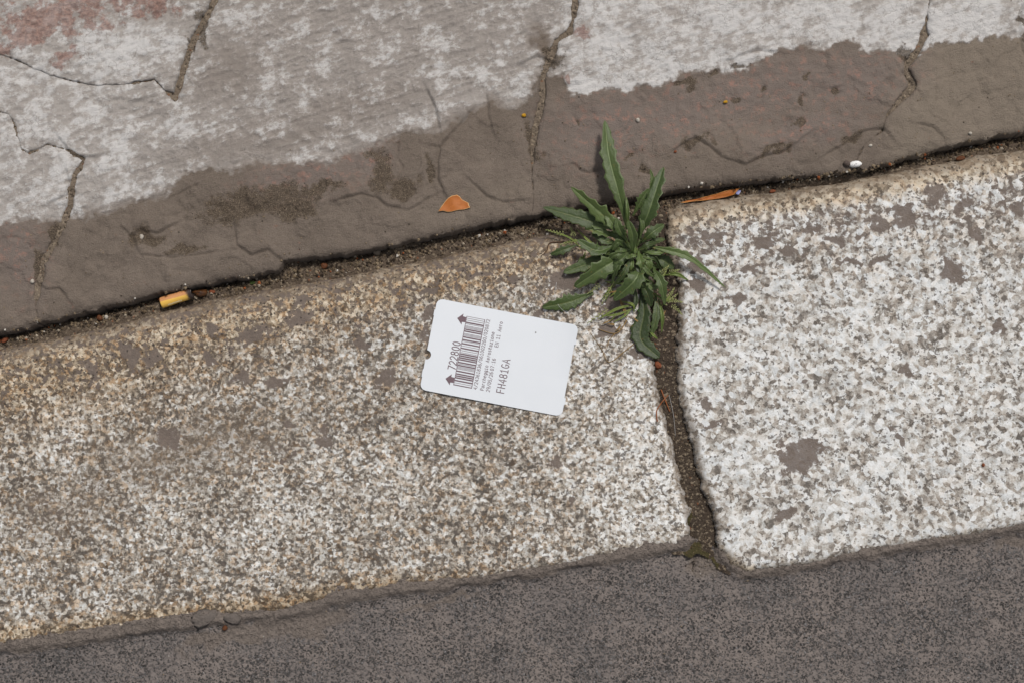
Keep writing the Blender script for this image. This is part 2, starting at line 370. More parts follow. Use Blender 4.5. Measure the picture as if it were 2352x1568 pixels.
# ------------------------------------------------------------------ shared fields
X, Y = GX, GY
wob = fbm(X, Y, 9, 4, 1)*0.9+fbm(X, Y, 2.5, 2, 2)*0.25
jl0 = np.minimum(seg_dist(X, Y, PP(J_L)), seg_dist(X, Y, PP(J_R))); wob = wob+np.exp(-(jl0/8)**2)*(0.7+fbm(X, Y, 6, 4, 3, 0.65)*1.2)
d_kl = sdf(X, Y, POLY_KL)+wob; d_kr = sdf(X, Y, POLY_KR)+wob*1.1
ktop = seg_dist(X, Y, PP(KTOP)); kbot = seg_dist(X, Y, PP(KBOT+KBOT_R))
joint_d = np.minimum(seg_dist(X, Y, PP(J_L)), seg_dist(X, Y, PP(J_R)))
below_top = inside(X, Y, np.concatenate([PP(KTOP), np.array([[3000., -3000.], [-3000., -3000.]])]))
below_front = inside(X, Y, np.concatenate([PP(FRONT, ZP), np.array([[3000., -3000.], [-3000., -3000.]])]))
below_bot = inside(X, Y, np.concatenate([PP(KBOT+KBOT_R), np.array([[3000., -3000.], [-3000., -3000.]])]))
front_d = seg_dist(X, Y, PP(FRONT, ZP))

def patches(lst):
    """irregular blotches: (x, y, rx, ry) in picture pixels"""
    r = np.zeros(X.shape); wx = X+fbm(X, Y, 12, 3, 5)*4.5; wy = Y+fbm(X, Y, 12, 3, 6)*4.5
    for q in lst:
        cx, cy = P(q[0], q[1]); rx, ry = q[2]/PXMM, q[3]/PXMM; a = math.radians(14)
        u = (wx-cx)*math.cos(a)+(wy-cy)*math.sin(a); v = -(wx-cx)*math.sin(a)+(wy-cy)*math.cos(a)
        r = np.maximum(r, np.clip(1.35-np.sqrt((u/rx)**2+(v/ry)**2)*0.85, 0, 1))
    return r
def blur_line(lst, wid):
    r = np.zeros(X.shape)
    for l in lst: r = np.maximum(r, np.exp(-(seg_dist(X, Y, PP(l, ZP))/wid)**2))
    return r

# ------------------------------------------------------------------ the ground far around
M_GROUND = M_ROAD
g = mesh_py('ground', [(-60000, -60000, -30), (60000, -60000, -30), (60000, 60000, -30), (-60000, 60000, -30)], [(0, 1, 2, 3)], M_SOIL, smooth=False)
tag(g, kind='structure')

# ------------------------------------------------------------------ road
lip = np.clip(np.maximum(-np.maximum(d_kl, d_kr), 0), 0, 80)/(1+0.75*np.clip(fbm(X, Y, 26, 4, 25, 0.6), -.9, 1.5))
ZR = -5.2+4.4*np.exp(-(lip/3.4)**1.6)+fbm(X, Y, 60, 2, 21)*1.1+fbm(X, Y, 9, 3, 22)*0.55+fbm(X, Y, 2.4, 2, 23)*0.62
ZR = ZR-2.6*patches([(1602, 1274, 24, 18)])*(1+0.8*fbm(X, Y, 4, 3, 24))
mudr = np.exp(-(lip/3.6)**2)*0.95
mudr = np.maximum(mudr, patches([(560, 1452, 190, 22), (700, 1432, 120, 30), (1640, 1290, 70, 26), (1000, 1385, 130, 9), (2330, 1240, 60, 14)])*0.75)
roadmask = np.where(below_bot, 6.0, 6.0-kbot*1.0)
road = field('road', roadmask, ZR, M_ROAD, None, {'mud': mudr}, snap=False)
tag(road, kind='structure')

# ------------------------------------------------------------------ kerb: joint filling, then its stones
moss = patches([(1600, 1275, 34, 22), (1580, 1185, 8, 40), (1620, 1300, 30, 12)])*0.9
zj = -3.9+fbm(X, Y, 12, 3, 31)*0.8+fbm(X, Y, 3, 2, 32)*0.4-0.4*np.exp(-(seg_dist(X, Y, PP(J_R))/1.8)**2)-0.8*np.exp(-(seg_dist(X, Y, PP(J_L))/1.5)**2)
jm = 7.0-np.where(inside(X, Y, np.concatenate([PP(J_L[::-1]), PP(J_R[::-1])[::1]])), 0, joint_d)
jm = np.minimum(jm, np.where(below_top, ktop, -ktop)-2)
jm = np.minimum(jm, np.where(below_bot & (kbot > 4), -1, 5))
kerb = field('kerb', jm, zj, M_JOINT, None, {'moss': moss}, snap=False)
tag(kerb, kind='structure')

def rnd(d, r, depth):
    t = np.clip(1-d/r, 0, 1); return depth*(1-np.sqrt(np.clip(1-t*t, 0, 1)))
def kerb_z(d, seed, base):
    z = base+fbm(X, Y, 110, 2, seed)*1.3+fbm(X, Y, 26, 3, seed+1)*0.55+fbm(X, Y, 5, 3, seed+2)*0.22
    z = z-rnd(ktop+fbm(X, Y, 30, 2, seed+3)*2.0, 15.0, 8.0)-rnd(np.maximum(d, 0), 5.5, 4.4)-rnd(np.where(below_bot, 0, kbot), 9.0, 3.0)
    return z
KDIRT = [(1830, 1045, 60, 46), (1858, 526, 17, 14), (2015, 512, 28, 18), (1925, 546, 34, 10), (1814, 583, 20, 22), (1945, 603, 42, 11), (2026, 603, 36, 9), (2073, 499, 24, 18), (2184, 620, 20, 32),
         (2335, 489, 14, 24), (2234, 543, 12, 20), (1646, 543, 42, 18), (2147, 449, 34, 22), (2288, 761, 15, 14), (1764, 549, 26, 12), (2210, 470, 26, 14), (1600, 610, 22, 24), (1690, 690, 36, 14), (1620, 930, 22, 16), (1640, 975, 20, 12),
         (1850, 880, 12, 8), (2060, 1000, 12, 22), (2080, 850, 16, 14), (1600, 660, 16, 20), (1800, 1180, 24, 10), (1720, 620, 30, 10)]
LDIRT = [(605, 758, 28, 18), (570, 772, 22, 14), (695, 728, 34, 20), (296, 808, 18, 26), (215, 855, 13, 26), (363, 825, 18, 12), (480, 825, 15, 12), (487, 755, 9, 18), (386, 781, 14, 10), (388, 1005, 27, 24), (1105, 630, 22, 8),
         (980, 665, 34, 11), (1280, 1060, 16, 16), (1180, 640, 18, 9), (890, 872, 20, 16), (1000, 715, 40, 10), (700, 690, 24, 8), (560, 870, 26, 12), (640, 880, 30, 10), (820, 790, 26, 12), (980, 770, 16, 30), (1300, 640, 36, 26),
         (1250, 720, 50, 12), (1400, 760, 30, 18), (1470, 810, 20, 24), (1420, 700, 44, 30), (1470, 640, 40, 60), (1500, 1190, 10, 8), (1320, 1150, 10, 10), (740, 1010, 12, 30), (660, 980, 12, 16), (160, 1010, 14, 10), (520, 800, 10, 26)]
below = np.maximum(0, ktop)
film_top = np.exp(-(ktop/7.5)**2)*1.05+0.22*np.exp(-(ktop/26)**2)
film_jl = np.exp(-(joint_d/(3.6+2.5*fbm(X, Y, 14, 3, 33)))**2)*0.95
film_bot = np.exp(-(kbot/3.0)**2)*0.9
paleL = 0.75*sstep(-20, 90, X)*sstep(25, 75, ktop)-0.10+0.35*patches([(130, 980, 100, 60), (760, 1150, 300, 70)])
paleR = 0.30*sstep(30, 90, ktop)+0.1
rustL = 0.70*np.exp(-((ktop-9)/14)**2)+(0.42+0.2*sstep(0, -250, X))*np.exp(-(ktop/60)**2)+0.75*np.exp(-(kbot/11)**2)*sstep(40, -160, X)+0.35*np.exp(-(kbot/13)**2)+0.18*sstep(60, -260, X)
rustR = 0.55*np.exp(-((ktop-7)/10)**2)+0.30*np.exp(-(ktop/40)**2)+0.55*np.exp(-(kbot/6)**2)+0.45*np.exp(-(joint_d/5)**2)
dirtL = np.maximum(patches(LDIRT), 0.38*np.exp(-(ktop/55)**2)+0.10)
dirtL = np.maximum(dirtL, 0.36*patches([(130, 1170, 170, 70), (330, 1120, 120, 50), (620, 1050, 220, 60)]))
dirtR = np.maximum(patches(KDIRT), 0.46*np.exp(-((ktop-28)/24)**2)+0.04)
filmL = np.maximum.reduce([film_top, film_jl, film_bot])+0.42*patches([(150, 1160, 190, 90), (420, 1050, 260, 70)])+0.22*patches([(700, 900, 420, 90), (250, 960, 200, 70)])+0.12*sstep(120, -200, X)
filmR = np.maximum.reduce([film_top, film_jl, film_bot])
tr = field('kerb_stone', d_kl, kerb_z(d_kl, 41, 0.0), M_GRAN_L, kerb, {'dirt': dirtL, 'rust': rustL, 'film': filmL, 'pale': paleL})
tr['label'] = 'long fine-grained tan granite kerb stone under the ticket'
tr = field('kerb_stone', d_kr, kerb_z(d_kr, 51, 1.2), M_GRAN_R, kerb, {'dirt': dirtR, 'rust': rustR, 'film': filmR, 'pale': paleR})
tr['label'] = 'paler coarse-grained granite kerb stone right of the joint'

# ------------------------------------------------------------------ soil in the gap between kerb and paving
gx_pic = (X*PXMM+1176)
bridge = np.exp(-((gx_pic-1900)/120)**2)
zs = -6.8+fbm(X, Y, 20, 3, 61)*1.3+fbm(X, Y, 4, 3, 62)*0.7-np.clip(2.8+7.0*fbm(X, Y, 40, 3, 63), -2.0, 8)*np.exp(-(front_d/2.4)**2)*(1-bridge)+bridge*6.5*np.exp(-(front_d/5)**2)
gapm = np.minimum(np.where(below_front, 99, 10-front_d), np.where(below_top, 9-ktop, 99))
soil = field('gap_soil', gapm, zs, M_SOIL, None, {'moss': X*0}, snap=False)
tag(soil, kind='structure')

# ------------------------------------------------------------------ pavement: mortar, then its stones
wide = [J2, J3[-9:-2], J4[3:12], J5[3:8]]
wd = np.full(X.shape, 1e9)
for l in wide: wd = np.minimum(wd, seg_dist(X, Y, PP(l, ZP)))
widej = np.exp(-(wd/7.0)**2); hw = 0.05+1.9*widej
jl_all = np.minimum.reduce([seg_dist(X, Y, PP(j, ZP)) for j in (J1, J2, J3, J4, J5)])
soft = 1.0+3.5*sstep(-40, 40, fbm(X, Y, 70, 2, 73)*60+np.abs(X+120)*-0.25+20)
wl = sdf(X, Y, np.concatenate([PP(WHITE_LO, ZP), PP([(7200, -2600), (-5000, -2600)], ZP)]))+fbm(X, Y, 14, 4, 71)*3.0+fbm(X, Y, 3.5, 3, 72)*1.8
white = sstep(-1.4*soft, 2.2*soft, wl)*(0.63+0.18*np.exp(-np.maximum(wl, 0)/9.0))
gpy = 784-Y*PXMM
white += sstep(-1.4*soft, 2.2*soft, wl)*(0.22*sstep(1260, 1330, gx_pic)-0.04*sstep(400, 600, gx_pic)*sstep(1250, 1180, gx_pic)+0.13*sstep(420, 200, gx_pic))
white += 0.22*patches([(1160, 232, 60, 16), (1330, 205, 40, 20), (2200, 60, 200, 40), (1400, 190, 120, 26), (300, 130, 130, 50)])*sstep(-1.4*soft, 2.2*soft, wl)
white -= 0.18*patches([(600, 340, 240, 50), (520, 170, 80, 60), (830, 250, 120, 40)]); white -= 0.6*patches([(1250, 105, 26, 40)])
white -= 0.22*sstep(0.0, 60.0, 60-np.abs(gx_pic-60))*sstep(380, 500, gpy)
red = patches([(170, 30, 200, 70), (60, 90, 90, 40), (330, 10, 130, 50), (150, 140, 50, 18), (-300, 0, 300, 120), (1340, 80, 16, 26), (1310, 180, 8, 14)])*(0.80+0.45*fbm(X, Y, 16, 4, 78, 0.6))
pink = np.clip(patches([(1400, 290, 150, 90), (1750, 210, 240, 80), (1950, 190, 150, 70), (840, 370, 60, 50), (700, 410, 140, 50), (40, 560, 60, 120), (1560, 260, 120, 70), (1850, 300, 130, 40)]), 0, 1)
tone = sstep(2010, 2100, gx_pic)*0.9+0.35*patches([(1650, 290, 200, 60), (1100, 470, 150, 30)])
gritp = patches([(470, 70, 12, 50), (440, 110, 10, 24), (1265, 140, 26, 36), (1222, 330, 14, 70), (880, 400, 30, 60), (930, 440, 40, 30), (580, 470, 150, 40), (680, 480, 60, 40), (1570, 200, 30, 10), (1690, 235, 16, 10), (1630, 175, 16, 10), (1840, 240, 12, 16),
                 (1750, 215, 12, 16), (1600, 330, 40, 10), (1950, 320, 40, 12), (1770, 355, 60, 8), (2070, 125, 24, 22), (350, 555, 50, 20), (420, 575, 60, 14), (330, 540, 22, 18), (95, 610, 12, 50), (130, 540, 10, 40), (740, 440, 60, 20), (990, 400, 14, 40),
                 (1320, 290, 8, 14), (1830, 285, 14, 10), (1700, 150, 30, 8), (1440, 360, 20, 12), (1480, 390, 18, 10), (2345, 70, 10, 50), (1850, 190, 14, 8), (1920, 220, 12, 8)])*0.85
scal = blur_line(SCALLOPS, 0.85)
scal_n = scal*sstep(-0.35, 0.35, fbm(X, Y, 14, 2, 75)+0.25)
crack = np.clip(np.maximum(scal_n*0.42, np.exp(-((jl_all+fbm(X, Y, 6, 3, 95)*1.2)/1.6)**2)*(0.34+0.2*widej)), 0, 1)
ca, sa = math.cos(math.radians(20)), math.sin(math.radians(20)); U_, V_ = X*ca+Y*sa, -X*sa+Y*ca
stroke = fbm(U_/3.2, V_, 3.4, 3, 84)
inw = np.clip(white*3.0, 0, 1)
wcov = white+(0.20*stroke+0.26*fbm(X, Y, 4.2, 4, 76, 0.6)+0.34*fbm(X, Y, 17, 4, 77))*inw
flake = sstep(0.30, 0.62, wcov)*inw
plaster = flake*0.45+(stroke*0.52+fbm(X, Y, 3.0, 3, 85)*0.26-0.5*np.clip(fbm(X, Y, 6.0, 3, 86)-0.45, 0, 1))*np.clip(white*1.5, 0, 1)
relief = plaster+fbm(U_/2.5, V_, 2.6, 2, 87)*0.10+ZP+fbm(X, Y, 90, 2, 81)*1.6+fbm(X, Y, 22, 3, 82)*1.0+fbm(X, Y, 6, 3, 83)*0.34
# mud smears are thicker on one side of each lobe edge
def signed_line(pts):
    """distance to a line and the side of its nearest stretch"""
    best = np.full(X.shape, 1e9); sg = np.zeros(X.shape); a = PP(pts, ZP)
    up = np.array([0.47, 0.88])
    for (ax_, ay_), (bx_, by_) in zip(a[:-1], a[1:]):
        ex, ey = bx_-ax_, by_-ay_; L = ex*ex+ey*ey+1e-9; t = np.clip(((X-ax_)*ex+(Y-ay_)*ey)/L, 0, 1)
        dd = (X-ax_-t*ex)**2+(Y-ay_-t*ey)**2; cr = (ex*(Y-ay_)-ey*(X-ax_))/math.sqrt(L)
        if (-ey*up[0]+ex*up[1]) < 0: cr = -cr
        m = dd < best; best = np.where(m, dd, best); sg = np.where(m, cr, sg)
    return np.sqrt(best), sg
lobe = np.zeros(X.shape)
for i, l in enumerate(SCALLOPS):
    dd, sg = signed_line(l); lobe += (0.9+0.5*math.sin(i*2.3))*sstep(-0.5, 0.6, sg)*np.exp(-(dd/9.0)**2)
lobe += 0.55*sstep(-0.03, 0.07, fbm(X, Y, 34, 4, 96)-0.12)*(1-inw)+0.25*sstep(-0.04, 0.08, fbm(X, Y, 20, 4, 97)-0.2)*(1-inw)
relief = relief+lobe*1.1-scal_n*1.1-gritp*(0.8+0.6*fbm(X, Y, 2.5, 2, 79))
pm = field('pavement', np.minimum(np.where(below_front, -front_d, front_d)-3.0, 4.2-jl_all+hw), relief-1.05-0.9*widej+fbm(X, Y, 4, 3, 88)*0.45, M_MORT, None, None, snap=False)
tag(pm, kind='structure')
wobp = fbm(X, Y, 9, 3, 91)*1.0+fbm(X, Y, 2.6, 2, 92)*0.45
frontband = np.where(below_front, 0, front_d)
for nm, pl in PAVERS:
    d = sdf(X, Y, PP(pl, ZP))-np.where(frontband < 4, 0, hw)+wobp
    off = {'A': -0.5, 'B': 0.0, 'C': 0.8, 'D': 0.3, 'E': 0.9}[nm]
    z = relief+off-rnd(np.maximum(d, 0), 4.5, 1.0)*(0.8+0.9*widej)-rnd(np.maximum(frontband+fbm(X, Y, 18, 3, 94)*1.5, 0), 6.0, 2.6)
    o = field('paving_stone', d, z, M_PAVE, pm, {'white': np.clip(wcov, 0, 1.4)*inw, 'lime': white, 'tone': tone, 'red': red, 'pink': pink, 'grit': gritp, 'crack': crack}, bottom=-19)
    o['label'] = {'A': 'muddy paving stone in the lower left corner', 'B': 'broad limewashed paving stone above the cigarette butt', 'C': 'reddish paving stone in the upper left corner',
                  'D': 'pinkish paving stone with white upper edge above the weed', 'E': 'smooth mud-filmed paving stone on the far right'}[nm]


# ================================================================== things lying about
def simple(name, c, rough=0.6, spec=0.4, c2=None, lam=2.0):
    n = NB(name)
    return n.done(n.mix(n.noise(lam, 4, 0.65), c, c2) if c2 else c, rough, spec)

# ------------------------------------------------------------------ the parking ticket
def m_card():
    n = NB('ticket_card')
    sp = n.vor(7.0); spots = n.mul(n.ss(0.05, 0.03, sp.outputs['Distance']), n.ss(0.8, 0.85, n.sep(sp.outputs['Color'])[0]))
    col = n.mix(n.noise(18, 3, 0.5), (200, 205, 210), (206, 210, 215))
    col = n.mix(n.mul(spots, 0.35), col, (150, 148, 146))
    n.bump(n.noise(0.6, 3, 0.6), 0.06, 0.6)
    return n.done(col, 0.42, 0.5)
M_CARD = m_card(); M_INK = simple('thermal_ink', (92, 74, 80), 0.6, 0.3, (110, 92, 98), 0.8); M_SPOT = simple('ink_dot', (120, 118, 118))
TW, TH = 85.0, 54.0
tcx, tcy = P(1147, 820, 2.2)
TROT = math.radians(-10.8)
# rest the card on the stone: plane through the highest points under it
sx, sy, sz = [], [], []
for u in np.linspace(-40, 40, 13):
    for v in np.linspace(-25, 25, 9):
        a = tcx+u*math.cos(TROT)-v*math.sin(TROT); b = tcy+u*math.sin(TROT)+v*math.cos(TROT); sx.append(u); sy.append(v); sz.append(surf(a, b))
A = np.stack([sx, sy, np.ones(len(sx))], 1); cf, *_ = np.linalg.lstsq(A, np.array(sz), rcond=None)
lift = float((np.array(sz)-A@cf).max())*0.8+0.15
def tk(u, v, z=0.0):
    """ticket millimetres (u right, v down from its upper left corner) -> world"""
    a, b = u-TW/2, TH/2-v
    h = cf[0]*a+cf[1]*b+cf[2]+lift+0.00035*(a*a)+0.9*max(0, (a-22)/20)**2*max(0, (b+5)/30)+z
    return (tcx+a*math.cos(TROT)-b*math.sin(TROT), tcy+a*math.sin(TROT)+b*math.cos(TROT), h)
ticket = empty('parking_ticket', tcx, tcy, cf[2]+lift)
tag(ticket, 'white card parking ticket with purple barcode lying on the tan granite kerb', 'ticket')
def edge_u(v, side):
    """distance that the card edge sits in from its full width at height v"""
    if side < 0:
        e = 0.35 if 10.2 < v < 42.0 else 0.0
        if v < 6.8 or v > 46.4: e = 0.45
        if abs(v-33.5) < 2.75: e = max(e, math.sqrt(2.75**2-(v-33.5)**2)+0.35)
    else:
        e = 0.0 if (8.6 < v < 11.6 or 43.0 < v < 47.0) else 0.45
        if 11.6 <= v <= 43.0: e = 0.9
    r = 3.6
    q = min(v, TH-v)
    if q < r: e += r-math.sqrt(max(r*r-(r-q)**2, 0))
    return e
vs = sorted(set([round(x, 3) for x in list(np.linspace(0, 3.6, 10))+list(np.linspace(TH-3.6, TH, 10))+list(np.linspace(3.6, TH-3.6, 60))+list(np.linspace(30.76, 36.24, 25))
     +[a+e for a in (6.8, 10.2, 42.0, 46.4, 8.6, 11.6, 43.0, 47.0) for e in (-0.02, 0.02)]]))
NU = 18; vt = []; fc = []
for lay in (0.28, 0.0):
    for v in vs:
        a, b = edge_u(v, -1), TW-edge_u(v, 1)
        for i in range(NU+1): vt.append(tk(a+(b-a)*i/NU, v, lay))
R = len(vs); W1 = NU+1
for j in range(R-1):
    for i in range(NU):
        a = j*W1+i; fc.append((a, a+W1, a+W1+1, a+1)); b = R*W1+a; fc.append((b, b+1, b+W1+1, b+W1))
    for i in (0, NU):
        a = j*W1+i; b = R*W1+a; fc.append((a, b, b+W1, a+W1) if i == 0 else (a, a+W1, b+W1, b))
for i in range(NU):
    for j in (0, R-1):
        a = j*W1+i; b = R*W1+a; fc.append((a, a+1, b+1, b) if j == 0 else (a, b, b+1, a+1))
under(ticket, mesh_py('card', vt, fc, M_CARD, smooth=False))
ZI = 0.36
def quad_strip(polys, name):
    vt, fc = [], []
    for k, p in enumerate(polys):
        o = len(vt); vt += [tk(u, v, ZI+0.012*(k % 4)) for u, v in p]; fc.append(tuple(range(o, o+len(p))))
    return under(ticket, mesh_py(name, vt, fc, M_INK, smooth=False))
# barcode: its bars, and the rule at each side
bars = []; v = 7.0; rb = random.Random(5)
while v < 47.4:
    kind = rb.random()
    if kind < 0.42: wv = 0.78
    else: wv = 0.24
    bars.append([(19.5, v), (29.8, v), (29.8, min(v+wv, 47.8)), (19.5, min(v+wv, 47.8))]); v += wv+(0.36 if rb.random() < 0.62 else 0.85)
bc = quad_strip(bars, 'barcode')
quad_strip([[(19.15, 7.0), (19.5, 7.0), (19.5, 47.8), (19.15, 47.8)]], 'barcode_rule'); quad_strip([[(29.8, 7.0), (30.2, 7.0), (30.2, 47.8), (29.8, 47.8)]], 'barcode_rule')
for cv in (9.25, 45.0):
    quad_strip([[(14.0, cv), (17.2, cv-3.3), (17.1, cv-1.7), (19.1, cv-1.5), (19.1, cv+1.5), (17.1, cv+1.7), (17.2, cv+3.3)]], 'arrow_mark')
# stroke lettering on a narrow cell: x 0..1, y 0..1 (baseline 0, lower case to 0.72)
def arc(cx, cy, rx, ry, a0, a1, n=10):
    return [(cx+rx*math.cos(math.radians(a0+(a1-a0)*i/n)), cy+ry*math.sin(math.radians(a0+(a1-a0)*i/n))) for i in range(n+1)]
GL = {
 '0': [arc(.5, .5, .42, .5, 90, 450, 20)], '1': [[(.18, .8), (.52, 1), (.52, 0)], [(.15, 0), (.9, 0)]],
 '2': [arc(.5, .7, .4, .3, 165, -35, 10)+[(.08, 0), (.94, 0)]], '3': [arc(.48, .75, .38, .25, 150, -80, 9)+[(.5, .51)], arc(.46, .26, .44, .26, 85, -150, 11)],
 '4': [[(.72, 0), (.72, 1), (.06, .3), (.96, .3)]], '5': [[(.88, 1), (.16, 1), (.12, .55)]+arc(.46, .32, .44, .32, 120, -150, 11)],
 '6': [[(.8, .98)]+arc(.55, .5, .47, .48, 110, 190, 6)+arc(.5, .3, .42, .3, 180, 520, 16)], '7': [[(.06, 1), (.94, 1), (.38, 0)]],
 '8': [arc(.5, .76, .36, .24, -90, 270, 16), arc(.5, .26, .43, .26, 90, 450, 16)], '9': [arc(.5, .7, .42, .3, 0, 360, 16)+arc(.45, .5, .47, .5, 0, -75, 7)],
 '/': [[(.05, -.12), (.95, 1.08)]], ':': [[(.45, .12), (.58, .12)], [(.45, .6), (.58, .6)]],
 'A': [[(0, 0), (.5, 1), (1, 0)], [(.2, .35), (.8, .35)]], 'E': [[(.92, 1), (.12, 1), (.12, 0), (.94, 0)], [(.12, .53), (.8, .53)]], 'F': [[(.92, 1), (.12, 1), (.12, 0)], [(.12, .52), (.82, .52)]],
 'G': [arc(.53, .5, .45, .5, 50, 330, 14)+[(.95, .44), (.58, .44)]], 'H': [[(.08, 0), (.08, 1)], [(.92, 0), (.92, 1)], [(.08, .52), (.92, .52)]],
 'N': [[(.08, 0), (.08, 1), (.92, 0), (.92, 1)]], 'P': [[(.12, 0), (.12, 1), (.5, 1)]+arc(.52, .74, .38, .26, 90, -90, 9)+[(.14, .48)]],
 'a': [arc(.5, .5, .34, .22, 150, 0, 7)+[(.84, 0)], arc(.46, .2, .36, .2, 60, 330, 10)], 'r': [[(.25, .7), (.25, 0)], arc(.62, .42, .36, .29, 170, 50, 7)],
 'c': [arc(.55, .36, .4, .36, 50, 310, 12)], 'h': [[(.14, 1), (.14, 0)], arc(.5, .45, .36, .26, 180, 0, 9)+[(.86, 0)]],
 'e': [[(.12, .38), (.88, .38)]+arc(.5, .36, .39, .36, 5, 310, 13)], 'g': [arc(.47, .38, .37, .34, 0, 360, 14), [(.86, .7), (.86, -.06)]+arc(.5, -.06, .36, .22, 0, -140, 7)],
 'i': [[(.25, .7), (.55, .7), (.55, 0)], [(.2, 0), (.9, 0)], [(.5, .93), (.6, .93)]], 'o': [arc(.5, .36, .41, .36, 90, 450, 16)],
 's': [arc(.5, .54, .34, .17, 40, 230, 8)+arc(.5, .18, .36, .18, 60, -150, 9)], 't': [[(.38, .98), (.38, .2)]+arc(.62, .2, .24, .2, 180, 300, 6), [(.08, .7), (.88, .7)]],
 'z': [[(.12, .7), (.88, .7), (.1, 0), (.92, 0)]], 'n': [[(.14, .7), (.14, 0)], arc(.5, .44, .36, .27, 180, 0, 9)+[(.86, 0)]]}
def ribbon(pts, wd):
    p = [np.array(q, float) for q in pts]; n = len(p); L, Rr = [], []
    closed = np.linalg.norm(p[0]-p[-1]) < 1e-6
    for i in range(n):
        a = p[i]-p[i-1] if i > 0 else (p[-1]-p[-2] if closed else p[1]-p[0]); b = p[i+1]-p[i] if i < n-1 else (p[1]-p[0] if closed else p[-1]-p[-2])
        a = a/(np.linalg.norm(a)+1e-9); b = b/(np.linalg.norm(b)+1e-9); t = a+b; ln = np.linalg.norm(t)
        t = t/ln if ln > 0.25 else b; m = np.array([-t[1], t[0]]); k = 1/max(0.5, abs(float(np.dot(m, [-b[1], b[0]]))))
        e = np.zeros(2)
        if not closed and i == 0: e = -b*wd*0.35
        if not closed and i == n-1: e = a*wd*0.35
        L.append(p[i]+e+m*wd*k/2); Rr.append(p[i]+e-m*wd*k/2)
    return L, Rr
def print_line(text, v0, base_u, cap, pitch, wd, name, cw=0.74):
    vt, fc, kk = [], [], 0; x = 0.0
    for ch in text:
        for st in GL.get(ch, []):
            q = [((cx*cw+(1-cw)/2)*pitch+x, cy*cap) for cx, cy in st]
            L, Rr = ribbon(q, wd); o = len(vt); n = len(L); kk += 1
            for a, b in zip(L, Rr):
                for c in (a, b): vt.append(tk(base_u-c[1], v0-c[0], ZI+0.015*(kk % 5)))
            for i in range(n-1): fc.append((o+2*i, o+2*i+1, o+2*i+3, o+2*i+2))
        x += pitch if ch != '~' else -pitch*0.0+0.5
    return under(ticket, mesh_py(name, vt, fc, M_INK, smooth=False))
print_line('722800', 39.6, 18.7, 4.4, 2.85, 0.52, 'printed_number', 0.76)
print_line('4/24361836/061002200/020872', 48.1, 33.0, 2.0, 1.545, 0.27, 'printed_number')
print_line('Parcheggio Aerostazione', 47.9, 37.1, 2.05, 1.517, 0.27, 'printed_text')
print_line('29/05/26~07:16', 48.0, 40.6, 2.05, 1.5, 0.27, 'printed_text')
print_line('EN 11 Aero', 21.6, 40.6, 2.05, 1.535, 0.27, 'printed_text')
print_line('FH481GA', 47.6, 49.0, 4.4, 2.95, 0.48, 'printed_number', 0.76)
vt = [tk(60.6+0.42*math.cos(a), 8.8+0.55*math.sin(a), ZI) for a in np.linspace(0, 2*math.pi, 12, endpoint=False)]
under(ticket, mesh_py('ink_dot', vt, [tuple(range(12))], M_SPOT, smooth=False))

# ------------------------------------------------------------------ the weed
def m_leaf(name, c1, c2, rib, under_c=None):
    n = NB(name); s = n.at('side'); oi = n.t.nodes.new('ShaderNodeObjectInfo').outputs['Random']
    col = n.mix(n.add(n.mul(n.noise(3.0, 4, 0.65), 0.7), n.mul(n.ma('SUBTRACT', oi, 0.5), 0.7)), c1, c2)
    col = n.mix(n.mul(n.ss(0.86, 0.99, s), 0.42), col, rib)
    vein = n.noise(0.9, 3, 0.6); col = n.mix(n.mul(n.ss(0.55, 0.75, vein), 0.3), col, c2)
    col = n.mix(n.mul(n.ss(0.10, 0.0, s), 0.35), col, rib)
    bl = n.ss(0.62, 0.72, n.noise(3.2, 4, 0.65)); col = n.mix(n.mul(bl, 0.55), col, (128, 104, 52))
    n.bump(n.add(vein, n.mul(n.noise(2.4, 3, 0.6), 1.2)), 0.30, 0.7)
    n.done(col, 0.50, 0.45)
    n.b.inputs['Sheen Weight'].default_value = 0.03
    n.b.inputs['Subsurface Weight'].default_value = 0.12; n.b.inputs['Subsurface Scale'].default_value = 0.001; n.b.inputs['Subsurface Radius'].default_value = (0.5, 1.0, 0.2)
    return n.m
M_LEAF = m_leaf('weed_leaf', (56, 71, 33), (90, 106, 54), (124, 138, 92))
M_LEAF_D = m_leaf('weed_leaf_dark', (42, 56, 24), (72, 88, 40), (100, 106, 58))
M_GRASS = m_leaf('grass_blade', (76, 94, 38), (122, 134, 64), (150, 152, 92))
M_SEED = simple('seed_head', (112, 124, 72), 0.7, 0.3, (172, 172, 118), 0.7)
M_DRY = simple('dry_straw', (150, 124, 78), 0.7, 0.3, (112, 88, 54), 2.0)
def zz(x, y):      # enlarged-view pixels of the weed -> picture pixels
    return 1194.4+x*0.37486, 257.25+y*0.37486
def spline(c, n):
    c = [np.array(q, float) for q in c]; c = [2*c[0]-c[1]]+c+[2*c[-1]-c[-2]]; out = []; m = len(c)-3
    for i in range(n+1):
        t = i/n*m; k = min(int(t), m-1); f = t-k; a, b, d, e = c[k:k+4]
        out.append(0.5*((2*b)+(d-a)*f+(2*a-5*b+4*d-e)*f*f+(3*b-a-3*d+e)*f**3))
    return out
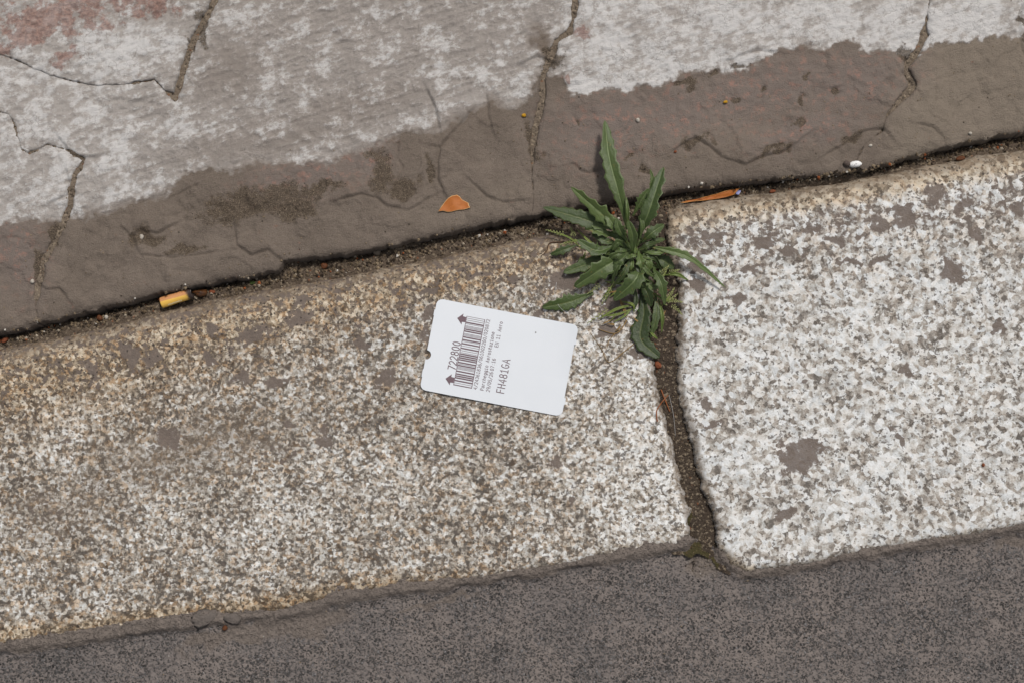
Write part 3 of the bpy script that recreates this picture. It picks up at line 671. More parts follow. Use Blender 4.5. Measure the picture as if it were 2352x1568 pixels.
def leaf_mesh(name, ctrl, width, mat, parent, teeth=3, fold=0.28, seed=0, wave=0.6, taper=1.0, roll=0.0, blunt=0.5):
    r = random.Random(seed); N = 30; c3 = []
    for x, y, z in ctrl:
        px, py = zz(x, y); a, b = P(px, py, z); c3.append((float(a), float(b), max(z, surf(float(a), float(b))+0.6)))
    p = spline(c3, N); Wm = width*0.92*0.37486/PXMM/2
    cross = (-1, -.72, -.38, -.10, 0, .10, .38, .72, 1); vt, fc, side = [], [], []
    tp = [[], []]
    for k in range(2):
        t = 0.30+r.random()*0.1
        for _ in range(teeth+2 if teeth else 0): tp[k].append((t, 0.24+r.random()*0.34)); t += (0.62/max(teeth+2, 1))*(0.75+0.5*r.random())
    ph = r.random()*6
    for i, q in enumerate(p):
        t = i/N; tg = p[min(i+1, N)]-p[max(i-1, 0)]; tg /= np.linalg.norm(tg)+1e-9
        sv = np.cross(tg, (0, 0, 1)); sv /= np.linalg.norm(sv)+1e-9; nv = np.cross(sv, tg)
        ro = roll+0.22*math.sin(3.1*t+ph); sv, nv = sv*math.cos(ro)+nv*math.sin(ro), nv*math.cos(ro)-sv*math.sin(ro)
        pr = (0.20+0.80*float(sstep(0.05, 0.58, t)))*(max(1-t, 0)**blunt)*(1.45 if blunt >= .5 else 1.2); pr = min(pr, 1.0)
        if i == N: pr = 0.02
        for s in cross:
            k = 0 if s < 0 else 1; e = 1.0
            for (tt, h) in tp[k]:
                dt = (tt-t)/0.075
                if 0 <= dt < 1: e += h*(1-dt)*1.25
                elif -0.25 < dt < 0: e += h*(1+dt*4)
            wv = Wm*pr*e*(1+0.05*math.sin(17*t+ph))
            lift = fold*abs(s)*Wm*pr+wave*0.35*math.sin(9*t+ph+2*k)*abs(s)**2*Wm*pr*0.4-0.06*Wm*pr*(1 if abs(s) < .05 else 0)
            a = q+sv*(s*wv)+nv*lift; vt.append(tuple(a)); side.append(1-abs(s))
    n9 = len(cross)
    for i in range(N):
        for j in range(n9-1):
            a = i*n9+j; fc.append((a, a+1, a+n9+1, a+n9))
    o = under(parent, mesh_py(name, vt, fc, mat, attrs={'side': side}))
    m = o.modifiers.new('thickness', 'SOLIDIFY'); m.thickness = 0.22*MM; m.offset = -1
    return o
wx, wy = P(*zz(690, 800), -4)
weed = empty('weed', float(wx), float(wy), -8)
tag(weed, 'green weed rosette with toothed leaves rooted in the kerb joint', 'weed')
LV = [ # control points (x, y, height mm), width, teeth, dark, blunt
 ([(450, 1110, 3), (300, 1165, 2.5), (135, 1198, 3)], 96, 3, 1, .4), ([(640, 870, 4), (500, 905, 5), (265, 985, 4)], 96, 2, 1, .35), ([(350, 815, 4), (270, 845, 5), (185, 875, 3)], 52, 1, 1, .4),
 ([(735, 1060, 3), (760, 1220, 3), (740, 1390, 2), (855, 1505, 1)], 96, 4, 1, .25), ([(830, 1110, 3), (835, 1250, 4), (800, 1385, 2)], 50, 1, 1, .5),
 ([(560, 712, 8), (380, 655, 12), (140, 585, 9)], 100, 4, 1, .55), ([(800, 880, 5), (880, 915, 6), (945, 955, 3)], 84, 2, 1, .35), ([(620, 900, 3), (600, 960, 3), (540, 1030, 3)], 40, 1, 1, .5),
 ([(735, 1040, 5), (780, 1110, 8), (805, 1195, 3)], 66, 2, 1, .5), ([(760, 1010, 5), (800, 1070, 6), (855, 1075, 3)], 38, 1, 0, .5), ([(700, 1050, 3), (710, 1150, 4), (700, 1210, 3)], 34, 0, 1, .5),
 ([(600, 770, 8), (480, 730, 11), (368, 680, 9)], 56, 2, 0, .5), ([(600, 800, 7), (520, 790, 9), (440, 745, 8)], 48, 2, 0, .5), ([(570, 715, 9), (470, 700, 11), (410, 655, 10)], 44, 1, 0, .5),
 ([(580, 820, 8), (470, 850, 12), (352, 785, 13)], 88, 1, 0, .45), ([(660, 870, 7), (520, 950, 12), (332, 1072, 7)], 116, 2, 0, .35),
 ([(770, 820, 9), (900, 848, 12), (1050, 900, 11), (1262, 1078, 6)], 46, 3, 0, .6), ([(770, 800, 7), (830, 790, 8), (888, 780, 5)], 42, 2, 0, .45), ([(745, 800, 8), (810, 740, 13), (884, 690, 10)], 66, 2, 0, .5),
 ([(810, 950, 7), (865, 1050, 12), (888, 1185, 6)], 62, 1, 0, .55), ([(745, 860, 8), (792, 930, 11), (765, 1010, 6)], 44, 1, 0, .5), ([(690, 640, 9), (745, 540, 14), (790, 470, 16)], 52, 2, 0, .5), ([(790, 500, 14), (812, 420, 17), (798, 352, 17)], 30, 1, 0, .6),
 ([(650, 760, 9), (500, 625, 17), (312, 460, 15)], 88, 2, 0, .55), ([(720, 770, 9), (790, 610, 19), (880, 338, 20)], 108, 3, 0, .45), ([(662, 720, 9), (605, 500, 17), (545, 270, 18), (520, 52, 16)], 106, 4, 0, .42),
 ([(640, 770, 11), (570, 690, 16), (520, 612, 17)], 66, 1, 0, .5), ([(655, 790, 12), (610, 720, 17), (590, 650, 19)], 58, 1, 0, .5), ([(740, 930, 9), (705, 1030, 16), (572, 1155, 9)], 112, 2, 0, .42),
 ([(725, 850, 11), (740, 920, 16), (755, 960, 13)], 62, 1, 0, .45), ([(670, 850, 10), (620, 905, 15), (570, 925, 12)], 56, 1, 0, .5), ([(690, 890, 8), (680, 950, 11), (665, 1000, 7)], 46, 1, 0, .5),
 ([(600, 920, 6), (620, 960, 8), (642, 1005, 5)], 26, 0, 0, .5), ([(690, 860, 14), (692, 760, 22), (664, 668, 26)], 74, 0, 0, .45), ([(690, 870, 14), (660, 890, 18), (650, 880, 18)], 30, 0, 0, .5), ([(705, 870, 13), (700, 880, 17), (672, 890, 17)], 26, 0, 0, .5),
 ([(735, 780, 12), (750, 700, 16), (738, 625, 16)], 30, 0, 0, .5), ([(665, 700, 12), (660, 610, 18), (650, 520, 19)], 26, 0, 0, .55), ([(640, 830, 12), (600, 800, 16), (565, 850, 13)], 40, 1, 0, .5),
 ([(780, 900, 6), (775, 960, 8), (750, 1040, 5)], 40, 1, 1, .5), ([(860, 930, 4), (862, 990, 5), (850, 1010, 3)], 30, 0, 1, .5), ([(700, 900, 5), (650, 960, 6), (640, 1060, 4)], 44, 1, 1, .5)]
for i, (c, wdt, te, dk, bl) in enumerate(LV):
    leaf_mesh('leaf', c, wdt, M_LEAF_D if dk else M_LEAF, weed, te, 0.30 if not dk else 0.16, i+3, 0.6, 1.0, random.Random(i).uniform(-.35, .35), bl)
rl = random.Random(44)
for i in range(44):
    th = rl.uniform(0, 2*math.pi); r0 = rl.uniform(10, 60); r1 = r0+rl.uniform(70, 150); cy = 830+rl.uniform(0, 120); h = rl.uniform(2, 9); bend = rl.uniform(-30, 30)
    c = [(700+r0*math.cos(th), cy+r0*math.sin(th), h), (700+(r0+r1)/2*math.cos(th)-bend*math.sin(th), cy+(r0+r1)/2*math.sin(th)+bend*math.cos(th), h+rl.uniform(0, 4)), (700+r1*math.cos(th), cy+r1*math.sin(th), max(2, h-2))]
    leaf_mesh('leaf', c, rl.uniform(16, 38), M_LEAF_D if rl.random() < .6 else M_LEAF, weed, rl.choice((0, 1, 2)), 0.3, 300+i, 0.6, 1.0, rl.uniform(-.5, .5), .5)
for i in range(24):
    th = math.radians(rl.uniform(-20, 215)); L = rl.uniform(150, 300)*(1.0 if math.sin(th) > -.1 else .8); cy = 850; h = rl.uniform(5, 12); bend = rl.uniform(-45, 45)
    c = [(700+25*math.cos(th), cy+25*math.sin(th), h), (700+L*.55*math.cos(th)-bend*math.sin(th), cy+L*.55*math.sin(th)+bend*math.cos(th), h+3), (700+L*math.cos(th)-bend*.3*math.sin(th), cy+L*math.sin(th), max(2, h-5))]
    leaf_mesh('leaf', c, rl.uniform(24, 42), M_LEAF if i % 2 else M_LEAF_D, weed, rl.choice((1, 2, 3)), 0.32, 700+i, 0.7, 1.0, rl.uniform(-.4, .4), .55)
# root crown holding the rosette
def tube(path, radii, seg=7):
    vt, fc = [], []
    for i, q in enumerate(path):
        q = np.array(q, float); tg = np.array(path[min(i+1, len(path)-1)], float)-np.array(path[max(i-1, 0)], float); tg /= np.linalg.norm(tg)+1e-9
        a = np.cross(tg, (0.3, 0.1, 1.0)); a /= np.linalg.norm(a)+1e-9; b = np.cross(tg, a)
        for k in range(seg):
            th = 2*math.pi*k/seg; vt.append(tuple(q+radii[i]*(a*math.cos(th)+b*math.sin(th))))
    for i in range(len(path)-1):
        for k in range(seg): fc.append((i*seg+k, i*seg+(k+1) % seg, (i+1)*seg+(k+1) % seg, (i+1)*seg+k))
    fc.append(tuple(range(seg))[::-1]); fc.append(tuple(range((len(path)-1)*seg, len(path)*seg))); return vt, fc
vt, fc = tube([(wx, wy, -9), (wx, wy, 0), (wx-0.5, wy+0.5, 6), (wx-.6, wy+1, 13)], [3.4, 4.2, 3.4, 1.4]); under(weed, mesh_py('root_crown', vt, fc, M_LEAF_D))

# ------------------------------------------------------------------ meadow grass growing under the weed
grass = empty('grass_tuft', float(P(*zz(720, 1100))[0]), float(P(*zz(720, 1100))[1]), -6)
tag(grass, 'small tuft of pale seeding grass under the toothed weed leaves', 'grass')
GB = [([(720, 1180, 2), (600, 1205, 4), (480, 1270, 2)], 20), ([(700, 1200, 2), (600, 1240, 3), (500, 1250, 2)], 16), ([(880, 1000, 3), (960, 995, 6), (1032, 1032, 2)], 26), ([(850, 1150, 2), (872, 1250, 5), (868, 1352, 1)], 26),
      ([(800, 1100, 3), (880, 1150, 5), (940, 1160, 3)], 18), ([(700, 1060, 3), (600, 1050, 5), (520, 1040, 3)], 16), ([(640, 1010, 2), (560, 1075, 5), (500, 1150, 2)], 14), ([(420, 830, 2), (350, 790, 4), (270, 800, 2)], 16), ([(380, 840, 2), (300, 770, 5), (180, 730, 2)], 12),
      ([(700, 1190, 2), (640, 1250, 3), (570, 1290, 1)], 14), ([(830, 1000, 3), (870, 1010, 5), (905, 960, 3)], 14), ([(780, 1330, 1), (820, 1370, 3), (845, 1390, 1)], 18), ([(400, 860, 2), (385, 900, 4), (370, 885, 3)], 22), ([(480, 830, 3), (420, 790, 6), (350, 720, 4)], 16),
      ([(700, 1230, 2), (690, 1180, 5), (620, 1160, 3)], 16), ([(560, 1050, 3), (640, 1055, 4), (700, 1075, 2)], 16), ([(860, 1200, 2), (900, 1150, 5), (925, 1120, 3)], 12)]
for i, (c, wdt) in enumerate(GB): leaf_mesh('blade', c, wdt, M_GRASS, grass, 0, 0.5, 90+i, 0.2, blunt=.6)
def seed_head(x0, y0, x1, y1, z, n=11, sz=1.0, seed=0):
    r = random.Random(seed); a = np.array([*map(float, P(*zz(x0, y0), z)), z]); b = np.array([*map(float, P(*zz(x1, y1), z)), z])
    a[2] = max(z, surf(a[0], a[1])+0.8); b[2] = max(z, surf(b[0], b[1])+0.8)
    vt, fc = tube([a, (a+b)/2+np.array([0, 0, .6]), b], [.16, .14, .06], 5); d = (b-a)/np.linalg.norm(b-a); s = np.array([-d[1], d[0], 0])
    for i in range(n):
        t = i/(n-1); c = a+(b-a)*t; k = (1 if i % 2 else -1); dr = d*0.75+s*k*(0.75*(1-t)+.12)+np.array([0, 0, r.uniform(-.1, .4)]); dr /= np.linalg.norm(dr)
        L = sz*(1.9-0.5*t)*r.uniform(.8, 1.2); wv = np.cross(dr, (0, 0, 1)); wv /= np.linalg.norm(wv); nv = np.cross(wv, dr); o = len(vt); q = c+dr*L*.3*(1-t)
        vt += [tuple(q), tuple(q+dr*L*.45+wv*.38*sz), tuple(q+dr*L*.45+nv*.34*sz), tuple(q+dr*L*.45-wv*.38*sz), tuple(q+dr*L*.45-nv*.3*sz), tuple(q+dr*L)]
        for u in range(4): p0, p1 = o+1+u, o+1+(u+1) % 4; fc += [(o, p1, p0), (o+5, p0, p1)]
    under(grass, mesh_py('seed_head', vt, fc, M_SEED))
for i, q in enumerate([(540, 1210, 420, 1290, 3), (560, 1075, 505, 1170, 5), (495, 1060, 420, 1110, 5), (270, 750, 168, 726, 4), (350, 790, 255, 812, 4), (330, 770, 315, 715, 5), (860, 1000, 905, 950, 6), (905, 985, 968, 970, 5), (900, 1150, 940, 1090, 4), (910, 1150, 985, 1165, 4), (930, 1180, 985, 1235, 3), (880, 1180, 960, 1120, 3)]):
    seed_head(*q, n=12, sz=1.0, seed=i)

rd = random.Random(12)
for i in range(16):
    x, y = rd.uniform(560, 900), rd.uniform(1000, 1330); th = rd.uniform(0, 6.3); L = rd.uniform(40, 110)
    leaf_mesh('dry_blade', [(x, y, 1), (x+L*.5*math.cos(th)+rd.uniform(-12, 12), y+L*.5*math.sin(th), 2.5), (x+L*math.cos(th), y+L*math.sin(th), 1)], rd.uniform(7, 13), M_DRY if i % 3 else M_GRASS, grass, 0, .4, 500+i, .2, blunt=.6)
# ------------------------------------------------------------------ straws, needles, threads
def pic_tube(name, pts, r0, r1, mat, h=0.5, seg=5, n=14):
    c3 = []
    for q in pts:
        x, y = q[:2]; z = q[2] if len(q) > 2 else 0; a, b = P(x, y, z); a, b = float(a), float(b); c3.append((a, b, surf(a, b)+h+z))
    p = spline(c3, n); p = [(a, b, max(c, surf(a, b)+r0*0.6)) for a, b, c in p]
    vt, fc = tube(p, [r0+(r1-r0)*i/n for i in range(n+1)], seg); return mesh_py(name, vt, fc, mat)
tag(pic_tube('straw', [zz(720, 1400), zz(640, 1465), zz(545, 1532), zz(500, 1450), zz(430, 1352)], .28, .14, M_DRY), 'thin bent yellow straw on the kerb below the weed', 'straw')
tag(pic_tube('straw', [zz(655, 1275), zz(620, 1330), zz(575, 1358), zz(475, 1330)], .42, .2, M_DRY), 'short curved dry straw between ticket and weed', 'straw')
tag(pic_tube('straw', [zz(580, 1360), zz(545, 1400), zz(535, 1440)], .3, .14, M_DRY), 'stub of dry straw beneath the curved one', 'straw')
tag(pic_tube('dry_stem', [zz(330, 800), zz(190, 800), zz(165, 850), zz(130, 885)], .4, .2, simple('dead_stem', (92, 68, 50), .8, .2, (66, 48, 36))), 'dead brown stem left of the weed', 'stem')
M_NEEDLE = simple('pine_needle', (146, 84, 40), 0.5, 0.4, (112, 62, 30), 3.0)
tag(pic_tube('pine_needle', [(1509, 968), (1508, 944), (1518, 926), (1536, 905)], .42, .3, M_NEEDLE), 'curved rusty pine needle in the joint between kerb stones', 'needle', )
tag(pic_tube('pine_needle', [(1520, 893), (1530, 920), (1540, 944)], .42, .3, M_NEEDLE), 'straight rusty pine needle crossing the curved one', 'needle')
M_THREAD = simple('thread', (168, 166, 164), 0.7, 0.3)
tag(pic_tube('thread', [(1538, 905), (1548, 950), (1553, 1000)], .12, .1, M_THREAD), 'fine pale thread lying along the joint of the kerb stones', 'thread')
tag(pic_tube('thread', [(1278, 650), (1274, 680), (1284, 705), (1305, 725)], .13, .1, M_THREAD, 2.0), 'wisp of pale thread over the dark leaf beside the ticket', 'thread')

# ------------------------------------------------------------------ cigarette butt
def m_butt():
    n = NB('filter_paper'); a, l = n.at('ang'), n.at('len')
    stripe = n.ss(0.55, 0.8, n.ma('FRACT', n.add(n.mul(a, 11.0), n.mul(l, 3.0))))
    up = n.mix(n.mul(stripe, 0.6), (206, 148, 98), (136, 84, 54))
    col = n.mix(n.ss(0.50, 0.60, n.add(a, n.mul(l, 0.16), n.mul(n.noise(3, 2), 0.05), -0.03)), (222, 178, 82), up)
    col = n.mix(n.ss(0.80, 0.95, n.add(l, n.mul(n.ma('SUBTRACT', n.noise(1.5, 3), 0.5), 0.1))), col, (52, 40, 36))
    n.bump(n.noise(1.5, 3), 0.15, 0.5); return n.done(col, 0.45, 0.45)
M_BUTT = m_butt(); M_CHAR = simple('char', (34, 28, 26), 0.35, 0.5, (70, 60, 56), 0.8); M_WHITEINK = simple('white_print', (236, 222, 180))
z_b = -2.4
a = np.array([*map(float, P(370, 696, z_b)), z_b-0.4]); b = np.array([*map(float, P(440, 674, z_b)), z_b+0.6]); ax = (b-a); LB = np.linalg.norm(ax); ax /= LB
sdv = np.cross(ax, (0, 0, 1)); sdv /= np.linalg.norm(sdv); nvv = np.cross(sdv, ax)
butt = empty('cigarette_butt', *(a+b)/2-np.array([0, 0, 3.0])); tag(butt, 'stubbed yellow and orange cigarette butt in the gap below the paving', 'cigarette butt')
def bpt(l, th, r): 
    fl = 0.86+0.14*float(sstep(0, .3, l)); return a+ax*LB*l+(sdv*math.cos(th)*r*(1.06)+nvv*math.sin(th)*r*fl)
vt, fc, an, ln = [], [], [], []; NS = 28; ls = [0, 0.015, .05, .12, .25, .4, .55, .7, .8, .87, .93, .97, 1.0]
for i, l in enumerate(ls):
    rr = 3.05*(0.93 if i == 0 else 1)*(1+.03*math.sin(9*l)); 
    for k in range(NS):
        th = 2*math.pi*k/NS; q = bpt(l, th, rr*(1+(0.07*math.sin(3*th+1) if l > .9 else 0))); vt.append(tuple(q)); an.append(0.5-0.5*math.cos(th)); ln.append(l)
for i in range(len(ls)-1):
    for k in range(NS): fc.append((i*NS+k, i*NS+(k+1) % NS, (i+1)*NS+(k+1) % NS, (i+1)*NS+k))
fc.append(tuple(range(NS))[::-1])
under(butt, mesh_py('filter_wrapper', vt, fc, M_BUTT, attrs={'ang': an, 'len': ln}))
vt, fc = [], []
rings = [(1.0, 3.0), (1.02, 3.05), (1.035, 2.7), (0.98, 2.2), (0.90, 1.9), (.88, .6)]
for l, rr in rings:
    for k in range(NS): th = 2*math.pi*k/NS; vt.append(tuple(bpt(l+0.012*math.sin(4*th), th, rr*(1+.07*math.sin(3*th+1)))))
for i in range(len(rings)-1):
    for k in range(NS): fc.append((i*NS+k, i*NS+(k+1) % NS, (i+1)*NS+(k+1) % NS, (i+1)*NS+k))
fc.append(tuple(range((len(rings)-1)*NS, len(rings)*NS))); under(butt, mesh_py('charred_end', vt, fc, M_CHAR))
vt, fc = [], []; rm = random.Random(3)
for k in range(11):
    l0 = 0.22+k*.042; o = len(vt); t0 = math.radians(28); t1 = math.radians(46)
    for l, th in ((l0, t0), (l0+.026, t0), (l0+.026, t1), (l0, t1)): vt.append(tuple(bpt(l, th+.02*rm.random(), 3.22)))
    fc.append((o, o+1, o+2, o+3))
under(butt, mesh_py('filter_print', vt, fc, M_WHITEINK, smooth=False))

# ------------------------------------------------------------------ lumps: pebbles, crumbs, glossy clump
def lump(name, px, py, rx, ry, rz, mat, rot=0.0, z=None, seed=0, rough=.18, flat=False, sink=.25, attr=None):
    """rx, ry in picture pixels"""
    A, B = map(float, P(px, py, 0)); zz0 = surf(A, B); A, B = map(float, P(px, py, zz0)); r = random.Random(seed); rx /= PXMM; ry /= PXMM
    vt, fc = [], []; NLa, NLo = 7, 12; ph = [r.random()*6 for _ in range(6)]; c, s = math.cos(math.radians(rot)), math.sin(math.radians(rot))
    for i in range(NLa+1):
        la = math.pi*i/NLa
        for k in range(NLo):
            lo = 2*math.pi*k/NLo; f = 1+rough*(math.sin(2*lo+ph[0]+la)+.6*math.sin(3*lo+ph[1]-2*la)+.5*math.sin(5*la+ph[2]+lo))
            u = rx*math.sin(la)*math.cos(lo)*f; v = ry*math.sin(la)*math.sin(lo)*f; h = rz*math.cos(la)*(f if not flat else 1)
            vt.append((A+u*c-v*s, B+u*s+v*c, zz0+rz*(1-sink)+h))
    for i in range(NLa):
        for k in range(NLo): fc.append((i*NLo+k, i*NLo+(k+1) % NLo, (i+1)*NLo+(k+1) % NLo, (i+1)*NLo+k))
    return mesh_py(name, vt, fc, mat)
def m_peb():
    n = NB('white_pebble'); return n.done(n.mix(n.ss(.56, .64, n.noise(1.1, 4, .6)), (226, 226, 224), (120, 114, 110)), .7, .3)
M_PEB = m_peb(); M_PEBD = simple('dark_crust', (62, 52, 46), .8, .3, (96, 84, 78), 1.0)
pb = empty('pebble', *[float(q) for q in P(1957, 378)], surf(*map(float, P(1957, 378)))); tag(pb, 'white oval pebble with a dark end at the right paving edge', 'pebble')
under(pb, lump('white_body', 1963, 379, 15, 8, 2.0, M_PEB, 4, seed=2, rough=.05)); under(pb, lump('dark_end', 1944, 377, 8, 7, 1.5, M_PEBD, 0, seed=4, rough=.08))
n = NB('wet_clump'); n.bump(n.noise(2.0, 3), .5, .6); M_WET = n.done(n.mix(n.noise(2.5, 3), (44, 32, 24), (104, 66, 36)), 0.12, 0.6)
tag(lump('tobacco_clump', 461, 674, 20, 8, 2.4, M_WET, 10, seed=9, rough=.2), 'dark wet glossy clump beside the burnt end of the cigarette butt', 'clump')
M_CHIP = simple('red_chip', (132, 78, 52), .8, .2, (100, 56, 38), 1.0); M_BRN = simple('brown_crumb', (104, 62, 34), .7, .3, (72, 44, 26), 1.0); M_GRN = simple('green_bit', (86, 104, 48), .6, .4, (60, 76, 34)); M_PALE = simple('pale_stone', (184, 178, 168), .8, .3, (150, 142, 130)); M_YEL = simple('yellow_bit', (176, 132, 30), .6, .3)
nt = NB('dusty_tar'); nt.bump(nt.noise(2.0, 4, .65), 1.2, .9); M_TAR = nt.done(nt.mix(nt.noise(2.2, 5, .7), (70, 65, 62), (116, 107, 100)), .8, .3)
CR = [('brick_chip', 12, 781, 9, 6, M_CHIP, 'red chip in the gap at the far left edge', 'chip'), ('bark_crumb', 488, 671, 7, 5, M_CHIP, 'reddish crumb right of the wet clump by the cigarette butt', 'crumb'),
      ('brown_seed', 517, 1441, 6, 6, M_BRN, 'small red-brown seed on the mud at the lower left kerb edge', 'seed'), ('bark_crumb', 2205, 365, 11, 6, M_BRN, 'brown bark crumb in the gap below the dark ledge at right', 'crumb'),
      ('bark_crumb', 1774, 440, 8, 4, M_CHIP, 'small rust-coloured flake right of the blue scrap', 'crumb'), ('brick_chip', 1511, 838, 8, 9, M_CHIP, 'orange chip in the kerb joint just below the weed', 'chip'), ('pale_stone', 75, 647, 5, 5, M_PALE, 'white stone chip in the left paving joint', 'stone'),
      ('pale_stone', 326, 545, 5, 6, M_PALE, 'pale stone chip in a mud hollow left of centre', 'stone'), ('pale_stone', 2228, 307, 4, 4, M_PALE, 'white stone chip above the dark ledge at right', 'stone'), ('pale_stone', 1465, 277, 5, 5, M_PALE, 'round white grain right of the tall leaf tip', 'stone'),
      ('pale_stone', 1999, 335, 5, 3, M_PALE, 'pale flat chip above the white pebble', 'stone'), ('yellow_bit', 1666, 235, 5, 4, M_YEL, 'tiny yellow bit in the pinkish paving stone', 'bit'), ('yellow_bit', 1203, 266, 5, 5, M_YEL, 'tiny ochre bit beside the central paving joint', 'bit'),
      ('leaf_scrap', 580, 650, 7, 4, M_GRN, 'tiny green leaf scrap in the gap right of the cigarette butt', 'leaf'), ('brown_crumb', 745, 612, 9, 7, M_BRN, 'dark crumb in the gap at upper centre left', 'crumb'), ('pale_stone', 245, 729, 5, 5, M_PALE, 'cream stone chip in the gap left of the cigarette butt', 'stone'), ('brown_crumb', 230, 731, 7, 7, M_BRN, 'dark brown crumb beside the cream stone chip', 'crumb'),
      ('red_grain', 1551, 349, 4, 3, M_CHIP, 'tiny orange grain on the paving right of the tall leaf', 'grain'), ('red_grain', 2258, 1067, 4, 4, M_CHIP, 'tiny red grain on the pale granite at right', 'grain'), ('pale_stone', 866, 580, 9, 8, simple('grey_stone', (128, 118, 106), .9, .2, (98, 88, 78)), 'rounded grey pebble in the gap above the ticket', 'stone'),
      ('asphalt_lump', 466, 1418, 34, 16, M_TAR, 'dark tar lump on the lower edge of the tan kerb', 'lump'), ('asphalt_lump', 533, 1419, 21, 11, M_TAR, 'smaller tar lump right of the larger tar lump', 'lump')]
for i, (nm, x, y, rx_, ry_, m, lb, ct) in enumerate(CR): tag(lump(nm, x, y, rx_, ry_, min(rx_, ry_)/PXMM*(.8 if nm != 'asphalt_lump' else .14), m, random.Random(i).uniform(0, 30), seed=20+i, rough=.10 if nm != 'asphalt_lump' else .2, sink=.4 if nm != 'asphalt_lump' else .95), lb, ct)

# ------------------------------------------------------------------ fallen leaf pieces and the blue scrap
def m_dead(name, c1, c2, edge):
    n = NB(name); col = n.mix(n.noise(2.5, 5, .6), c1, c2); col = n.mix(n.mul(n.ss(.08, 0, n.at('side')), .8), col, edge)
    n.bump(n.noise(1.6, 4, .6), .25, .7); return n.done(col, .6, .35)
def sheet(name, outline, mat, fz, thick=.35, inner=.82):
    """a thin curled flake: outline in picture pixels, fz(u, v) its extra height in mm"""
    o = np.array(outline, float); c = o.mean(0); rings = [1.0, .9, .6, .3]; vt, fc, sd_ = [], [], []; n = len(o)
    cx, cy = map(float, P(c[0], c[1], ZP)); 
    for k, f in enumerate(rings):
        for q in o:
            p = c+(q-c)*f; A, B = map(float, P(p[0], p[1], 3)); u, v = (p-c)
            vt.append((A, B, surf(A, B)+.25+fz(u, v))); sd_.append(1-f if k else 0)
    vt.append((*map(float, P(c[0], c[1], 3)), surf(*map(float, P(c[0], c[1], 3)))+.25+fz(0, 0))); sd_.append(1)
    for k in range(len(rings)-1):
        for i in range(n): fc.append((k*n+i, k*n+(i+1) % n, (k+1)*n+(i+1) % n, (k+1)*n+i))
    for i in range(n): fc.append(((len(rings)-1)*n+i, (len(rings)-1)*n+(i+1) % n, len(rings)*n))
    ob = mesh_py(name, vt, fc, mat, attrs={'side': sd_}); m = ob.modifiers.new('thickness', 'SOLIDIFY'); m.thickness = thick*MM; m.offset = 1; return ob
M_OR = m_dead('orange_leaf', (178, 104, 36), (142, 78, 28), (206, 172, 120))
ol = [(1007, 488), (1014, 477), (1022, 466), (1030, 458), (1038, 453), (1050, 450), (1056, 454), (1062, 461), (1070, 465), (1076, 468), (1077, 474), (1080, 479), (1066, 483), (1050, 485), (1038, 488), (1028, 489), (1018, 486)]
tag(sheet('leaf_fragment', ol, M_OR, lambda u, v: .5+.0006*u*u+.02*max(-v, 0)), 'torn orange leaf piece lying on the muddy paving stone', 'leaf')
ll = [(1566, 461), (1580, 456), (1600, 452), (1625, 446), (1650, 440), (1672, 434), (1686, 430), (1703, 428), (1697, 434), (1690, 442), (1672, 447), (1650, 451), (1625, 454), (1602, 455), (1586, 458), (1574, 461)]
tag(sheet('curled_leaf', ll, m_dead('brown_leaf', (176, 102, 34), (140, 78, 28), (190, 140, 80)), lambda u, v: 1.2+.0003*u*u+.06*max(-v, 0)), 'narrow curled brown leaf lodged in the gap right of the weed', 'leaf')
tag(sheet('plastic_scrap', [(1693, 430), (1700, 431), (1706, 433), (1704, 438), (1700, 443), (1694, 441), (1695, 436)], simple('blue_plastic', (134, 140, 186), .4, .5), lambda u, v: 2.2+.05*u), 'tiny blue plastic scrap at the tip of the curled leaf', 'scrap')

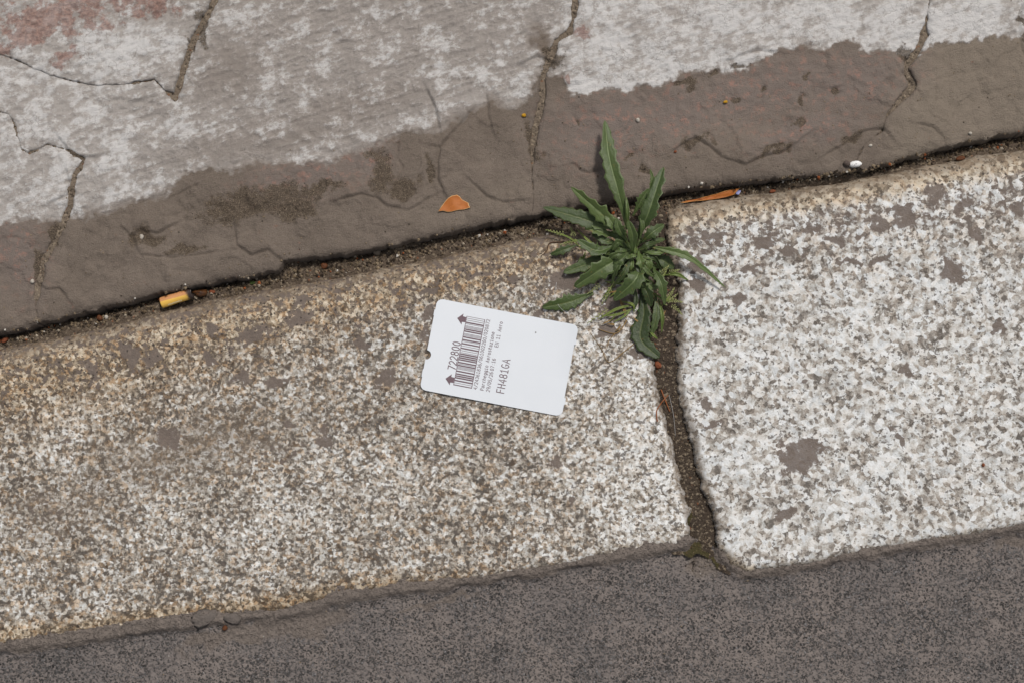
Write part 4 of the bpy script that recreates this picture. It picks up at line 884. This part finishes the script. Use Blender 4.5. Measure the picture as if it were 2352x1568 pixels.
# ------------------------------------------------------------------ sand and grit: too fine to count
def m_sand():
    n = NB('sand'); return n.done(n.ramp(n.at('tone'), [(0, (52, 42, 32)), (.35, (98, 84, 66)), (.65, (132, 116, 94)), (.90, (168, 156, 138)), (.95, (206, 200, 190)), (.97, (150, 84, 46)), (1, (88, 92, 44))], 'CONSTANT'), .7, .4)
vt, fc, tn = [], [], []
octf = [(0, 2, 4), (2, 1, 4), (1, 3, 4), (3, 0, 4), (2, 0, 5), (1, 2, 5), (3, 1, 5), (0, 3, 5)]
def grain(A, B, r, t):
    z = surf(A, B); o = len(vt); q = [random.uniform(.7, 1.3)*r for _ in range(6)]; th = random.random()*3
    c, s = math.cos(th), math.sin(th)
    for i, (u, v, h) in enumerate(((1, 0, 0), (-1, 0, 0), (0, 1, 0), (0, -1, 0), (0, 0, 1), (0, 0, -1))): vt.append((A+(u*c-v*s)*q[i], B+(u*s+v*c)*q[i], z+r*.35+h*q[i])); tn.append(t)
    for f in octf: fc.append(tuple(o+k for k in f))
kt = PP(KTOP); ft = PP(FRONT, ZP)
def mid_gap(x, f):
    ya = np.interp(x, [p[0] for p in KTOP], [p[1] for p in KTOP]); yb = np.interp(x, [p[0] for p in FRONT], [p[1] for p in FRONT]); return ya+(yb-ya)*f
for _ in range(3400):
    x = random.uniform(-40, 2390); y = mid_gap(x, min(max(random.gauss(.35, .22), -.15), .9)); A, B = map(float, P(x, y, -7)); grain(A, B, random.choice((.25, .3, .35, .45, .7, .7, 1.1)), random.random()*.985)
jl = np.array(J_L[::-1][2:]); jr = np.array(J_R[1:])
for _ in range(900):
    y = random.uniform(540, 1310); xa = np.interp(y, jl[:,1], jl[:,0]); xb = np.interp(y, jr[:,1], jr[:,0]); x = xa+(xb-xa)*random.uniform(0, 1); A, B = map(float, P(x, y, -4)); grain(A, B, random.choice((.2, .25, .3, .45)), random.random()*.94)
gy_, gx_ = np.nonzero((gritp > .45) & (np.abs(X) < 310) & (np.abs(Y) < 215))
for k in rng.choice(len(gy_), 1300): grain(xs[gx_[k]]+random.uniform(-.4, .4), ys[gy_[k]]+random.uniform(-.4, .4), random.choice((.15, .2, .25, .35)), random.random()**1.4*.93)
for _ in range(420):   # specks scattered over the paving
    x = random.uniform(-20, 2370); yb = np.interp(x, [p[0] for p in FRONT], [p[1] for p in FRONT]); y = yb-abs(random.gauss(0, 130))-6; A, B = map(float, P(x, y, ZP)); grain(A, B, random.choice((.2, .25, .3, .5)), random.choice((.2, .5, .88, .9, .9)))
for _ in range(130):   # and over the road
    x = random.uniform(-20, 2370); y = random.uniform(1330, 1580)
    A, B = map(float, P(x, y, -5)); i = np.searchsorted(xs, A); j = np.searchsorted(ys, B)
    if below_bot[min(j, NY-1), min(i, NX-1)]: grain(A, B, random.choice((.25, .3, .45)), random.choice((.3, .88, .7)))
tag(mesh_py('sand_grains', vt, fc, m_sand(), attrs={'tone': tn}, smooth=False), 'fine sand and grit caught in the gaps and hollows', 'sand', kind='stuff')
